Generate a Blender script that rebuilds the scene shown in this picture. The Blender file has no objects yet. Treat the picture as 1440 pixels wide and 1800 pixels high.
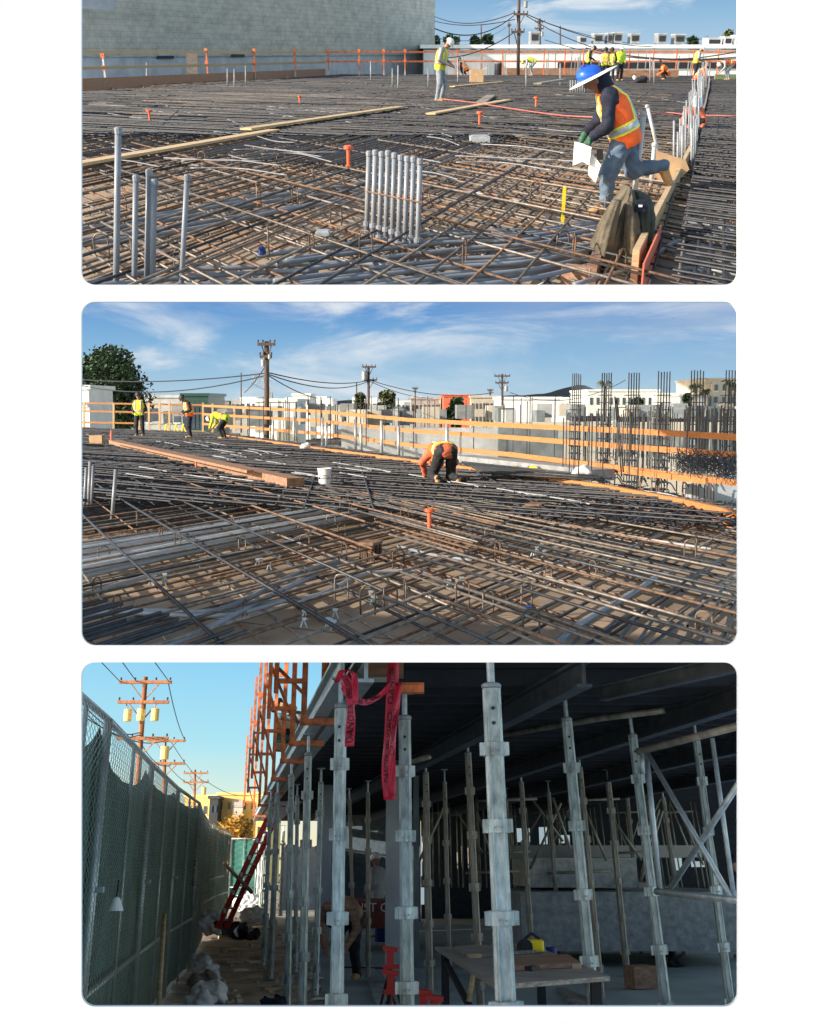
import bpy, math, random
import numpy as np
from mathutils import Vector, Matrix, noise
R = math.radians
PI = math.pi
SC = bpy.context.scene
COL = SC.collection
random.seed(7)
F = 1800.0                      # focal length in photo pixels
EXPO = 1.0
# ---------------- camera ----------------
cam_d = bpy.data.cameras.new('camera'); cam = bpy.data.objects.new('camera', cam_d); COL.objects.link(cam)
cam.location = (0, 0, 0); cam.rotation_euler = (R(90), 0, 0)
cam_d.sensor_fit = 'VERTICAL'; cam_d.sensor_height = 24.0; cam_d.lens = 24.0 * F / 1800.0
cam_d.clip_start = 0.1; cam_d.clip_end = 3000
SC.camera = cam
# ---------------- sun, sky light, exposure ----------------
SUN_A, SUN_E = R(64), R(16.5)     # angle left of straight behind the camera, elevation
SDIR = Vector((-math.sin(SUN_A) * math.cos(SUN_E), -math.cos(SUN_A) * math.cos(SUN_E), math.sin(SUN_E)))
sl = bpy.data.lights.new('sun', 'SUN'); sl.energy = 4.2; sl.angle = R(0.5); sl.color = (1, 0.92, 0.81)
so = bpy.data.objects.new('sun', sl); COL.objects.link(so)
so.rotation_euler = SDIR.to_track_quat('Z', 'Y').to_euler(); so.location = SDIR * 50
W = bpy.data.worlds.new('World'); SC.world = W; W.use_nodes = True
nt = W.node_tree; bg = nt.nodes['Background']
st = nt.nodes.new('ShaderNodeTexSky'); st.sky_type = 'NISHITA'; st.sun_disc = False
st.sun_elevation = SUN_E; st.sun_rotation = math.atan2(SDIR.x, SDIR.y)
tcw = nt.nodes.new('ShaderNodeTexCoord'); sxw = nt.nodes.new('ShaderNodeSeparateXYZ'); abw = nt.nodes.new('ShaderNodeMath'); abw.operation = 'ABSOLUTE'; cxw = nt.nodes.new('ShaderNodeCombineXYZ')
nt.links.new(tcw.outputs['Generated'], sxw.inputs[0]); nt.links.new(sxw.outputs[2], abw.inputs[0])       # light reaches the low alley from below the world horizon too
for q_ in (0, 1): nt.links.new(sxw.outputs[q_], cxw.inputs[q_])
nt.links.new(abw.outputs[0], cxw.inputs[2]); nt.links.new(cxw.outputs[0], st.inputs[0])
nt.links.new(st.outputs[0], bg.inputs[0]); bg.inputs[1].default_value = 0.15
SC.view_settings.view_transform = 'Standard'; SC.view_settings.look = 'None'
SC.view_settings.exposure = EXPO; SC.view_settings.gamma = 1
SC.cycles.max_bounces = 5
# ---------------- materials ----------------
MATS = {}
def srgb(c):
    return tuple((x / 12.92 if x <= 0.04045 else ((x + 0.055) / 1.055) ** 2.4) for x in [v / 255 for v in c])
def mat(name, col, rough=0.7, metal=0.0, nscale=8.0, namt=0.25, bump=0.0, col2=None, stretch=(1, 1, 1), rand=0.15, spec=0.4):
    if name in MATS: return MATS[name]
    m = bpy.data.materials.new(name); MATS[name] = m; m.use_nodes = True
    n = m.node_tree.nodes; l = m.node_tree.links; b = n['Principled BSDF']
    b.inputs['Roughness'].default_value = rough; b.inputs['Metallic'].default_value = metal
    b.inputs['Specular IOR Level'].default_value = spec
    tc = n.new('ShaderNodeTexCoord'); mp = n.new('ShaderNodeMapping'); mp.inputs['Scale'].default_value = stretch
    l.new(tc.outputs['Object'], mp.inputs[0])
    nz = n.new('ShaderNodeTexNoise'); nz.inputs['Scale'].default_value = nscale; nz.inputs['Detail'].default_value = 6; nz.inputs['Roughness'].default_value = 0.65
    l.new(mp.outputs[0], nz.inputs[0])
    c2 = col2 if col2 else tuple(max(0, c * (1 - namt * 1.6)) for c in col)
    c1 = tuple(min(1, c * (1 + namt)) for c in col) if not col2 else col
    rp = n.new('ShaderNodeValToRGB'); rp.color_ramp.elements[0].position = 0.32; rp.color_ramp.elements[1].position = 0.68
    rp.color_ramp.elements[0].color = (*c2, 1); rp.color_ramp.elements[1].color = (*c1, 1)
    l.new(nz.outputs[0], rp.inputs[0])
    oi = n.new('ShaderNodeObjectInfo'); mr = n.new('ShaderNodeMapRange'); mr.inputs[3].default_value = 1 - rand; mr.inputs[4].default_value = 1 + rand
    l.new(oi.outputs['Random'], mr.inputs[0])
    hs = n.new('ShaderNodeHueSaturation'); l.new(rp.outputs[0], hs.inputs['Color']); l.new(mr.outputs[0], hs.inputs['Value'])
    l.new(hs.outputs[0], b.inputs['Base Color'])
    if bump:
        bp = n.new('ShaderNodeBump'); bp.inputs['Strength'].default_value = bump; bp.inputs['Distance'].default_value = 0.02
        l.new(nz.outputs[0], bp.inputs['Height']); l.new(bp.outputs[0], b.inputs['Normal'])
    return m
def emit(name, col, s):
    m = bpy.data.materials.new(name); m.use_nodes = True; n = m.node_tree.nodes; n.clear()
    e = n.new('ShaderNodeEmission'); o = n.new('ShaderNodeOutputMaterial'); e.inputs[0].default_value = (*col, 1); e.inputs[1].default_value = s
    m.node_tree.links.new(e.outputs[0], o.inputs[0]); MATS[name] = m
    return m
def bricks(name, c1, c2, cm, bw, bh, mortar, stain, rough=0.85, nsc=0.25, rot=0.0, plane='XZ'):
    """coursed blocks or sheets with weathering stains"""
    m = bpy.data.materials.new(name); MATS[name] = m; m.use_nodes = True
    n = m.node_tree.nodes; l = m.node_tree.links; b = n['Principled BSDF']; b.inputs['Roughness'].default_value = rough
    b.inputs['Specular IOR Level'].default_value = 0.2
    tc = n.new('ShaderNodeTexCoord'); mp = n.new('ShaderNodeMapping')
    mp.inputs['Rotation'].default_value = (R(90) if plane == 'XZ' else 0, 0, rot)
    l.new(tc.outputs['Object'], mp.inputs[0])
    br = n.new('ShaderNodeTexBrick'); br.inputs['Scale'].default_value = 1; br.inputs['Brick Width'].default_value = bw
    br.inputs['Row Height'].default_value = bh; br.inputs['Mortar Size'].default_value = mortar; br.inputs['Bias'].default_value = 0
    br.inputs['Color1'].default_value = (*c1, 1); br.inputs['Color2'].default_value = (*c2, 1); br.inputs['Mortar'].default_value = (*cm, 1)
    l.new(mp.outputs[0], br.inputs[0])
    nz = n.new('ShaderNodeTexNoise'); nz.inputs['Scale'].default_value = nsc; nz.inputs['Detail'].default_value = 9; nz.inputs['Roughness'].default_value = 0.7
    mp2 = n.new('ShaderNodeMapping'); mp2.inputs['Scale'].default_value = (1, 1, 1.8); l.new(tc.outputs['Object'], mp2.inputs[0]); l.new(mp2.outputs[0], nz.inputs[0])
    rp = n.new('ShaderNodeValToRGB'); rp.color_ramp.elements[0].position = 0.36; rp.color_ramp.elements[1].position = 0.64
    rp.color_ramp.elements[0].color = (*[1 - stain] * 3, 1); rp.color_ramp.elements[1].color = (1.0, 1.0, 1.0, 1)
    l.new(nz.outputs[0], rp.inputs[0])
    mx = n.new('ShaderNodeMixRGB'); mx.blend_type = 'MULTIPLY'; mx.inputs[0].default_value = 1
    l.new(br.outputs[0], mx.inputs[1]); l.new(rp.outputs[0], mx.inputs[2]); l.new(mx.outputs[0], b.inputs['Base Color'])
    return m
M_rebar = mat('rebar_steel', (0.19, 0.155, 0.125), 0.5, 0.35, 9, 0.35, 0.3, rand=0.35)
M_rebar_dark = mat('rebar_dark', (0.050, 0.050, 0.054), 0.5, 0.2, 9, 0.35, rand=0.4)
M_rust = mat('rebar_rust', (0.20, 0.115, 0.07), 0.7, 0.2, 12, 0.4, 0.3, rand=0.25)
M_pvc = mat('pvc_grey', (0.21, 0.22, 0.24), 0.38, 0, 6, 0.12, rand=0.12)
M_pvcl = mat('pvc_pale', (0.36, 0.365, 0.37), 0.35, 0, 6, 0.1, rand=0.1)
M_galv = mat('galvanised', (0.50, 0.53, 0.53), 0.42, 0.55, 14, 0.18, 0.1, rand=0.1)
M_alu = mat('aluminium_post', (0.46, 0.495, 0.455), 0.55, 0.3, 10, 0.4, 0.4, stretch=(1, 1, 0.35), rand=0.12)
M_alu_warm = mat('aluminium_warm_tint', (0.32, 0.275, 0.21), 0.5, 0.2, 9, 0.3, 0.15, stretch=(1, 1, 0.35), rand=0.12)  # warm tint under the deck put into the aluminium colour
M_wood = mat('lumber', (0.50, 0.35, 0.19), 0.75, 0, 5, 0.22, 0.2, stretch=(0.4, 6, 6), rand=0.12)
M_woodo = mat('lumber_orange', (0.45, 0.185, 0.062), 0.7, 0, 5, 0.22, 0.2, stretch=(0.4, 6, 6), rand=0.1)
M_woodb = mat('lumber_brown', (0.30, 0.165, 0.10), 0.75, 0, 4, 0.3, 0.2, stretch=(0.4, 6, 6), rand=0.12)
M_woodd = mat('lumber_grey', (0.27, 0.23, 0.19), 0.8, 0, 6, 0.35, 0.2, stretch=(0.5, 6, 6))
M_ply = bricks('plywood_deck', (0.48, 0.35, 0.235), (0.37, 0.27, 0.185), (0.12, 0.08, 0.055), 2.4, 1.2, 0.012, 0.45, 0.8, 0.9, R(26), 'XY')
M_cmu = bricks('block_wall', (0.54, 0.51, 0.44), (0.49, 0.465, 0.405), (0.42, 0.405, 0.355), 0.6, 0.3, 0.02, 0.34, 0.9, 0.7)
M_conc = mat('concrete', (0.36, 0.37, 0.37), 0.85, 0, 1.2, 0.18, 0.2)
M_concb = mat('concrete_blue', (0.40, 0.41, 0.43), 0.85, 0, 1.0, 0.15, 0.1)
M_concd = mat('concrete_dark', (0.16, 0.18, 0.185), 0.85, 0, 1.5, 0.25, 0.2)
M_white = mat('white_paint', (0.80, 0.80, 0.78), 0.7, 0, 1.2, 0.08)
M_cream = mat('cream_paint', (0.72, 0.73, 0.68), 0.7, 0, 0.4, 0.08)
M_tan = mat('tan_paint', (0.50, 0.45, 0.37), 0.7, 0, 0.4, 0.1)
M_grey = mat('grey_metal', (0.30, 0.31, 0.31), 0.55, 0.3, 4, 0.2)
M_black = mat('black_plastic', (0.018, 0.018, 0.022), 0.6, 0, 6, 0.2)
M_glass = mat('window_dark', (0.05, 0.07, 0.09), 0.15, 0, 2, 0.2, spec=0.6)
M_redb = mat('red_stucco', (0.55, 0.13, 0.07), 0.8, 0, 1, 0.15)
M_yel = mat('yellow_sunlit', (0.80, 0.58, 0.20), 0.8, 0, 0.4, 0.1, rand=0.02)  # yellow stucco and transformers, golden sunlight put into the colour
M_orange = mat('orange_paint', (0.62, 0.16, 0.05), 0.6, 0, 9, 0.4, rand=0.08)
M_orplastic = mat('orange_plastic', (0.80, 0.13, 0.05), 0.45, 0, 8, 0.1)
M_pole = mat('pole_wood', (0.085, 0.055, 0.042), 0.85, 0, 3, 0.3, 0.3, stretch=(4, 4, 0.5))
M_polew = mat('pole_wood_sunlit', (0.36, 0.15, 0.07), 0.85, 0, 3, 0.3, 0.3, stretch=(4, 4, 0.5))  # pole wood with low golden sun put into its colour
M_wire = mat('cable_black', (0.03, 0.03, 0.035), 0.6, 0)
M_card = mat('cardboard', (0.50, 0.33, 0.19), 0.85, 0, 5, 0.12)
M_leaf = mat('foliage_dark', (0.032, 0.062, 0.024), 0.7, 0, 1.2, 0.5)
M_leafy = mat('foliage_gold', (0.50, 0.27, 0.04), 0.7, 0, 1.2, 0.45)
M_leafo = mat('foliage_olive', (0.085, 0.10, 0.045), 0.7, 0, 1.2, 0.5)
M_bark = mat('bark', (0.12, 0.085, 0.06), 0.9, 0, 6, 0.4, 0.3)
M_skin = mat('skin', (0.30, 0.15, 0.095), 0.55, 0, 10, 0.1, rand=0.05)
M_vesto = mat('vest_orange', (0.90, 0.13, 0.02), 0.7, 0, 14, 0.12, 0.2, rand=0.03)
M_vesty = mat('vest_lime', (0.52, 0.72, 0.04), 0.7, 0, 14, 0.12, 0.2, rand=0.03)
M_tapey = mat('trim_yellow', (0.80, 0.80, 0.06), 0.6, 0, 14, 0.08, rand=0.03)
M_silver = mat('reflective_grey', (0.40, 0.42, 0.42), 0.35, 0.2, 14, 0.1, rand=0.03)
M_navy = mat('cloth_navy', (0.009, 0.013, 0.030), 0.85, 0, 12, 0.4, 0.4, rand=0.05)
M_bkcloth = mat('cloth_black', (0.022, 0.022, 0.026), 0.85, 0, 12, 0.4, 0.4, rand=0.05)
M_jean = mat('denim', (0.055, 0.09, 0.15), 0.85, 0, 7, 0.35, 0.8, col2=(0.12, 0.17, 0.235), rand=0.05)
M_jeanl = mat('denim_pale', (0.24, 0.27, 0.32), 0.85, 0, 8, 0.3, 0.4, rand=0.05)
M_boot = mat('boot_tan', (0.42, 0.24, 0.10), 0.7, 0, 10, 0.2, 0.2, rand=0.05)
M_green = mat('glove_green', (0.03, 0.10, 0.06), 0.8, 0, 20, 0.4)
M_hatb = mat('helmet_blue', (0.015, 0.09, 0.50), 0.3, 0, 9, 0.2, rand=0.02)
M_hatw = mat('helmet_white', (0.75, 0.75, 0.74), 0.35, 0, 9, 0.05)
M_olive = mat('jacket_olive', (0.115, 0.092, 0.06), 0.8, 0, 9, 0.3, 1.2, rand=0.02)
M_olived = mat('jacket_dark_olive', (0.045, 0.050, 0.038), 0.8, 0, 6, 0.25, 0.5, rand=0.02)
M_paper = mat('paper', (0.80, 0.80, 0.79), 0.7, 0, 6, 0.03, rand=0.02)
M_yellow = mat('yellow_plastic', (0.85, 0.62, 0.02), 0.5, 0, 6, 0.06)
M_red = mat('red_paint', (0.55, 0.03, 0.02), 0.5, 0, 5, 0.15)
M_hose = mat('red_hose', (0.40, 0.12, 0.10), 0.5, 0, 5, 0.15)
M_tape = mat('danger_tape', (0.62, 0.02, 0.055), 0.4, 0, 5, 0.18, rand=0.02)
M_screen = mat('windscreen_green', (0.085, 0.145, 0.125), 0.85, 0, 1.3, 0.35, 0.4)
M_screen2 = mat('windscreen_teal', (0.05, 0.20, 0.16), 0.85, 0, 1.3, 0.3, 0.4)
M_link = mat('chain_link_wire', (0.42, 0.45, 0.38), 0.45, 0.5, 5, 0.1)
M_dirt = mat('dirt', (0.52, 0.43, 0.33), 0.95, 0, 1.6, 0.35, 0.9)
M_slab = mat('slab', (0.26, 0.30, 0.29), 0.75, 0, 1.0, 0.2, 0.2)
M_bag = mat('bag_white', (0.70, 0.69, 0.67), 0.65, 0, 7, 0.2, 0.5)
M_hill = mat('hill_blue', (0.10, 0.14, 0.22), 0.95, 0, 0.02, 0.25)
M_navyw = mat('joist_shade', (0.016, 0.018, 0.026), 0.7, 0, 3, 0.3)  # joists and soffit, their unlit darkness put into the colour
M_bluep = mat('blue_plastic', (0.01, 0.03, 0.16), 0.4, 0, 5, 0.1)
M_under = mat('dark_ground', (0.17, 0.15, 0.13), 0.95, 0, 0.4, 0.35, 0.4)
# ---------------- the three places: each has its own ground plane and horizon ----------------
PLACES = {1: (92.0, 1.6), 2: (706.0, 1.6), 3: (1520.0, 1.5)}
TH = 0; HH = 0; MW = Matrix(); CUR = 0
def place(k):
    global TH, HH, MW, CUR
    CUR = k; TH = math.atan((900 - PLACES[k][0]) / F); HH = PLACES[k][1]
    MW = Matrix.Rotation(TH, 4, 'X') @ Matrix.Translation((0, 0, -HH))
def ray(px, py):
    u, v = (px - 720) / F, (900 - py) / F
    return Vector((u, math.cos(TH) + math.sin(TH) * v, -math.sin(TH) + math.cos(TH) * v))
def G(px, py, z=0.0):
    d = ray(px, py); t = (z - HH) / d.z
    return Vector((d.x * t, d.y * t, z))
def D(px, py, Y):
    d = ray(px, py); t = Y / d.y
    return Vector((d.x * t, Y, HH + d.z * t))
def ppm(p):
    return F / (p.y * math.cos(TH) - (p.z - HH) * math.sin(TH))
def vdir(vx):
    return Vector(((vx - 720) * math.cos(TH) / F, 1, 0)).normalized()
# ---------------- mesh helpers ----------------
class MB:
    def __init__(s): s.v = []; s.f = []
    def add(s, vs, fs):
        b = len(s.v); s.v += [tuple(v) for v in vs]; s.f += [tuple(i + b for i in f) for f in fs]; return s
    def box(s, c, size, rot=None):
        x, y, z = [q / 2 for q in size]; c = Vector(c)
        vs = [Vector((i * x, j * y, k * z)) for i in (-1, 1) for j in (-1, 1) for k in (-1, 1)]
        if rot is not None: vs = [rot @ v for v in vs]
        return s.add([c + v for v in vs], [(0, 1, 3, 2), (4, 6, 7, 5), (0, 4, 5, 1), (2, 3, 7, 6), (0, 2, 6, 4), (1, 5, 7, 3)])
    def beam(s, a, b, w, h, up=(0, 0, 1)):
        a = Vector(a); b = Vector(b); d = (b - a).normalized(); up = Vector(up)
        r = d.cross(up)
        if r.length < 1e-4: r = d.cross(Vector((0, 1, 0)))
        r.normalize(); u = r.cross(d).normalized()
        vs = [p + r * i * w / 2 + u * j * h / 2 for p in (a, b) for i, j in ((-1, -1), (1, -1), (1, 1), (-1, 1))]
        return s.add(vs, [(0, 3, 2, 1), (4, 5, 6, 7), (0, 1, 5, 4), (1, 2, 6, 5), (2, 3, 7, 6), (3, 0, 4, 7)])
    def tube(s, pts, r, n=6, caps=True):
        pts = [Vector(p) for p in pts]; rs = r if isinstance(r, (list, tuple)) else [r] * len(pts)
        vs = []; d0 = None
        for i, p in enumerate(pts):
            a = pts[max(i - 1, 0)]; b = pts[min(i + 1, len(pts) - 1)]; d = (b - a).normalized()
            up = Vector((0, 0, 1)) if abs(d.z) < 0.9 else Vector((0, 1, 0))
            x = d.cross(up).normalized(); y = x.cross(d).normalized()
            for k in range(n):
                t = 2 * PI * k / n; vs.append(p + (x * math.cos(t) + y * math.sin(t)) * rs[i])
        fs = []
        for i in range(len(pts) - 1):
            for k in range(n):
                k2 = (k + 1) % n; fs.append((i * n + k, i * n + k2, (i + 1) * n + k2, (i + 1) * n + k))
        if caps:
            fs.append(tuple(range(n))[::-1]); m = (len(pts) - 1) * n; fs.append(tuple(m + k for k in range(n)))
        return s.add(vs, fs)
    def lathe(s, c, prof, n=16, rot=None):
        c = Vector(c); vs = []
        for r, z in prof:
            for k in range(n):
                v = Vector((r * math.cos(2 * PI * k / n), r * math.sin(2 * PI * k / n), z))
                vs.append(c + (rot @ v if rot is not None else v))
        fs = []
        for i in range(len(prof) - 1):
            for k in range(n):
                k2 = (k + 1) % n; fs.append((i * n + k, i * n + k2, (i + 1) * n + k2, (i + 1) * n + k))
        fs.append(tuple(range(n))[::-1]); m = (len(prof) - 1) * n; fs.append(tuple(m + k for k in range(n)))
        return s.add(vs, fs)
    def prism(s, poly, vec):
        n = len(poly); vec = Vector(vec); a = [Vector(p) for p in poly]
        return s.add(a + [p + vec for p in a], [tuple(range(n))[::-1], tuple(range(n, 2 * n))] + [(i, (i + 1) % n, n + (i + 1) % n, n + i) for i in range(n)])
    def grid(s, fn, nu, nv):
        vs = [fn(i / nu, j / nv) for j in range(nv + 1) for i in range(nu + 1)]
        return s.add(vs, [(j * (nu + 1) + i, j * (nu + 1) + i + 1, (j + 1) * (nu + 1) + i + 1, (j + 1) * (nu + 1) + i) for j in range(nv) for i in range(nu)])
    def sheet(s, fn, nu, nv, thick):
        """a grid with real thickness along its second surface offset"""
        f = Vector(thick); b = len(s.v); N = (nu + 1) * (nv + 1)
        top = [Vector(fn(i / nu, j / nv)) for j in range(nv + 1) for i in range(nu + 1)]
        q = lambda i, j, o: o + j * (nu + 1) + i
        fs = [(q(i, j, 0), q(i + 1, j, 0), q(i + 1, j + 1, 0), q(i, j + 1, 0)) for j in range(nv) for i in range(nu)]
        fs += [(q(i, j + 1, N), q(i + 1, j + 1, N), q(i + 1, j, N), q(i, j, N)) for j in range(nv) for i in range(nu)]
        for i in range(nu):
            fs += [(q(i, 0, 0), q(i, 0, N), q(i + 1, 0, N), q(i + 1, 0, 0)), (q(i, nv, 0), q(i + 1, nv, 0), q(i + 1, nv, N), q(i, nv, N))]
        for j in range(nv):
            fs += [(q(0, j, 0), q(0, j + 1, 0), q(0, j + 1, N), q(0, j, N)), (q(nu, j, 0), q(nu, j, N), q(nu, j + 1, N), q(nu, j + 1, 0))]
        return s.add(top + [t + f for t in top], fs)
    def build(s, name, m, parent=None, loc=None, smooth=False, bevel=0):
        if parent is not None: o0 = Vector(parent['_o']) if '_o' in parent else Vector((0, 0, 0))
        else: o0 = Vector(loc) if loc is not None else Vector(s.v[0])
        if smooth == 'raw': pass
        me = bpy.data.meshes.new(name)
        me.from_pydata([(v[0] - o0[0], v[1] - o0[1], v[2] - o0[2]) for v in s.v], [], s.f)
        if m is not None: me.materials.append(m)
        if smooth: me.polygons.foreach_set('use_smooth', [True] * len(me.polygons))
        me.update()
        o = bpy.data.objects.new(name, me); COL.objects.link(o)
        if parent is not None: o.parent = parent; o['_o'] = tuple(o0)
        else: o.matrix_world = MW @ Matrix.Translation(o0); o['_o'] = tuple(o0)
        if bevel:
            b = o.modifiers.new('bevel', 'BEVEL'); b.width = bevel; b.segments = 2
        return o
def tag(o, label=None, cat=None, group=None, kind=None):
    if label: o['label'] = label
    if cat: o['category'] = cat
    if group: o['group'] = group
    if kind: o['kind'] = kind
    return o
def thing(name, label, cat, loc, group=None):
    o = bpy.data.objects.new(name, None); COL.objects.link(o); o.empty_display_size = 0.1
    o.matrix_world = MW @ Matrix.Translation(Vector(loc)); o['_o'] = tuple(loc)
    return tag(o, label, cat, group)
def copy_tree(o, parent=None):
    c = o.copy(); COL.objects.link(c); c.parent = parent
    for ch in [x for x in KIDS.get(o.name, [])]: copy_tree(ch, c)
    return c
KIDS = {}
def kids_index():
    KIDS.clear()
    for o in bpy.data.objects:
        if o.parent: KIDS.setdefault(o.parent.name, []).append(o)
def dup(root, loc, rot=None, scale=(1, 1, 1), label=None, group=None):
    kids_index(); c = copy_tree(root); c['_o'] = tuple(loc)
    c.matrix_world = MW @ Matrix.Translation(Vector(loc)) @ (rot if rot is not None else Matrix()) @ Matrix.Diagonal((*scale, 1))
    return tag(c, label, group=group)
def tubeobj(name, pts, r, m, label, cat, group=None, n=8, parent=None):
    b = MB().tube(pts, r, n); o = b.build(name, m, parent, smooth=True)
    if parent is None: tag(o, label, cat, group)
    return o
def arc(pts, n=8):
    """Catmull-Rom through points"""
    P = [Vector(p) for p in pts]; P = [2 * P[0] - P[1]] + P + [2 * P[-1] - P[-2]]; out = []
    for i in range(1, len(P) - 2):
        for k in range(n):
            t = k / n; a, b, c, d = P[i - 1:i + 3]
            out.append(0.5 * ((2 * b) + (c - a) * t + (2 * a - 5 * b + 4 * c - d) * t * t + (3 * b - a - 3 * c + d) * t ** 3))
    return out + [P[-2]]
def clip_line(poly, p, d):
    t0, t1 = -1e9, 1e9; n = len(poly)
    area = sum(poly[i].x * poly[(i + 1) % n].y - poly[(i + 1) % n].x * poly[i].y for i in range(n))
    sg = 1 if area > 0 else -1
    for i in range(n):
        a, b = poly[i], poly[(i + 1) % n]; e = b - a; nx, ny = -e.y * sg, e.x * sg
        den = nx * d.x + ny * d.y; num = nx * (a.x - p.x) + ny * (a.y - p.y)
        if abs(den) < 1e-9:
            if num > 0: return None
        elif den > 0: t0 = max(t0, num / den)
        else: t1 = min(t1, num / den)
    return (t0, t1) if t1 - t0 > 0.25 else None
def bar_field(poly, vx, spacing, z, r, rng, jit=0.07, skip=0.04, group=1, seglen=4.0, cut=0.3, ang=0.0022):
    """list of straight bars (pts, r) crossing a convex ground polygon towards a vanishing point"""
    poly = [Vector((p.x * (1 - z / HH), p.y * (1 - z / HH), 0)) if p.y < 9.5 else p for p in poly]
    d = vdir(vx); nrm = Vector((-d.y, d.x, 0)); offs = [p.dot(nrm) for p in poly]
    out = []; o = min(offs)
    while o < max(offs):
        o += spacing * (1 + rng.uniform(-jit, jit))
        if rng.random() < skip: continue
        a = rng.uniform(-ang, ang); dd = Vector((d.x * math.cos(a) - d.y * math.sin(a), d.x * math.sin(a) + d.y * math.cos(a), 0))
        c = clip_line(poly, nrm * o, dd)
        if not c: continue
        t0, t1 = c
        cut_ = cut * .55
        if rng.random() < cut_: t0 += rng.random() * (t1 - t0) * 0.6
        if rng.random() < cut_: t1 -= rng.random() * (t1 - t0) * 0.6
        if t1 - t0 < 0.4: continue
        k = max(1, min(8, int((t1 - t0) / seglen))); zz = z + rng.uniform(-0.01, 0.015)
        pts = [nrm * o + dd * (t0 + (t1 - t0) * i / k) + Vector((0, 0, zz + (rng.uniform(-0.02, 0.012) if 0 < i < k else 0))) for i in range(k + 1)]
        out.append((pts, r))
    return out
def loft(rows, m, name, parent, frame, depth, nf=5, amp=.12, seed=0, n=64, sub=10):
    """hanging cloth: closed rings from rows (y, left x, right x) with folds that deepen downwards"""
    P = arc([Vector((y, a, b_)) for y, a, b_ in rows], sub); b = MB(); ks = len(P)
    for j, (y, a, b_) in enumerate(P):
        t = j / (ks - 1); hw = (b_ - a) / 2; cx = (a + b_) / 2
        for i in range(n):
            f = 2 * PI * i / n; w = 1 + amp * (.35 + t) * (math.sin(nf * f + seed + 1.6 * math.sin(t * 5 + seed)) * .6 + .45 * math.sin((2 * nf + 1) * f + 3 * t + seed * 2)) + .022 * abs(math.sin(t * 24 + f * 2.5)) + .022 * abs(math.sin(t * 24 - f * 2.5)) + .06 * noise.noise(Vector((3 * math.cos(f) + seed, 3 * math.sin(f), t * 7)))
            p = frame(cx + hw * math.cos(f) * w, y + 1.2 * math.sin(f * 3 + seed) * t * 2, 0); p.y += depth * (.45 + .55 * t) * math.sin(f) * w; b.v.append(tuple(p))
    for j in range(ks - 1):
        for i in range(n): b.f.append((j * n + i, j * n + (i + 1) % n, (j + 1) * n + (i + 1) % n, (j + 1) * n + i))
    b.f.append(tuple(range(n))[::-1]); b.f.append(tuple((ks - 1) * n + i for i in range(n)))
    return b.build(name, m, parent, loc=None if parent else frame((rows[0][1] + rows[0][2]) / 2, rows[-1][0], 0), smooth=True)
def lay(bars, nind, label, group, mats, rng, stufflabel):
    """the bars that show largest are objects of their own, the rest one mass"""
    bars.sort(key=lambda b: -min(6, max((ppm(p) for p in b[0])) * b[1]) * 1.0 - random.random() * 0.1)
    for pts, r in bars[:nind]:
        o = MB().tube(pts, r, 6).build('rebar', rng.choice(mats), smooth=True); tag(o, label, 'rebar', group)
    if bars[nind:]:
        for m in [mats[0]]:
            b = MB()
            for pts, r in bars[nind:]: b.tube(pts, r, 4, False)
            tag(b.build('rebar_mat', m, loc=(0, 10, 0), smooth=True), stufflabel, 'rebar mat', kind='stuff')
# ---------------- implicit surfaces for bodies, cloth and sacks ----------------
def sdf_mesh(caps, vox, k=0.035, mask=None, noisef=None):
    """caps: list of (p0, p1, r0, r1); surface nets of their smooth union; mask: f(P)->field to intersect"""
    A = np.array([[*c[0], *c[1], c[2], c[3]] for c in caps], float); mr = max(A[:, 6].max(), A[:, 7].max()) + 3 * vox + 0.02
    lo = np.minimum(A[:, :3], A[:, 3:6]).min(0) - mr; hi = np.maximum(A[:, :3], A[:, 3:6]).max(0) + mr
    n = np.ceil((hi - lo) / vox).astype(int) + 1
    g = np.stack(np.meshgrid(*[lo[i] + vox * np.arange(n[i]) for i in range(3)], indexing='ij'), -1)
    F_ = None
    for a in A:
        p0, p1 = a[:3], a[3:6]; e = p1 - p0; L = e @ e + 1e-9
        t = np.clip(((g - p0) @ e) / L, 0, 1); dd = np.linalg.norm(g - p0 - t[..., None] * e, axis=-1) - (a[6] + (a[7] - a[6]) * t)
        if F_ is None: F_ = dd
        else:
            h = np.clip(0.5 + 0.5 * (F_ - dd) / k, 0, 1); F_ = F_ + (dd - F_) * h - k * h * (1 - h)
    if noisef is not None: F_ = F_ + noisef(g)
    if mask is not None: F_ = np.maximum(F_, mask(g))
    return nets(F_, lo, vox)
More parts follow.
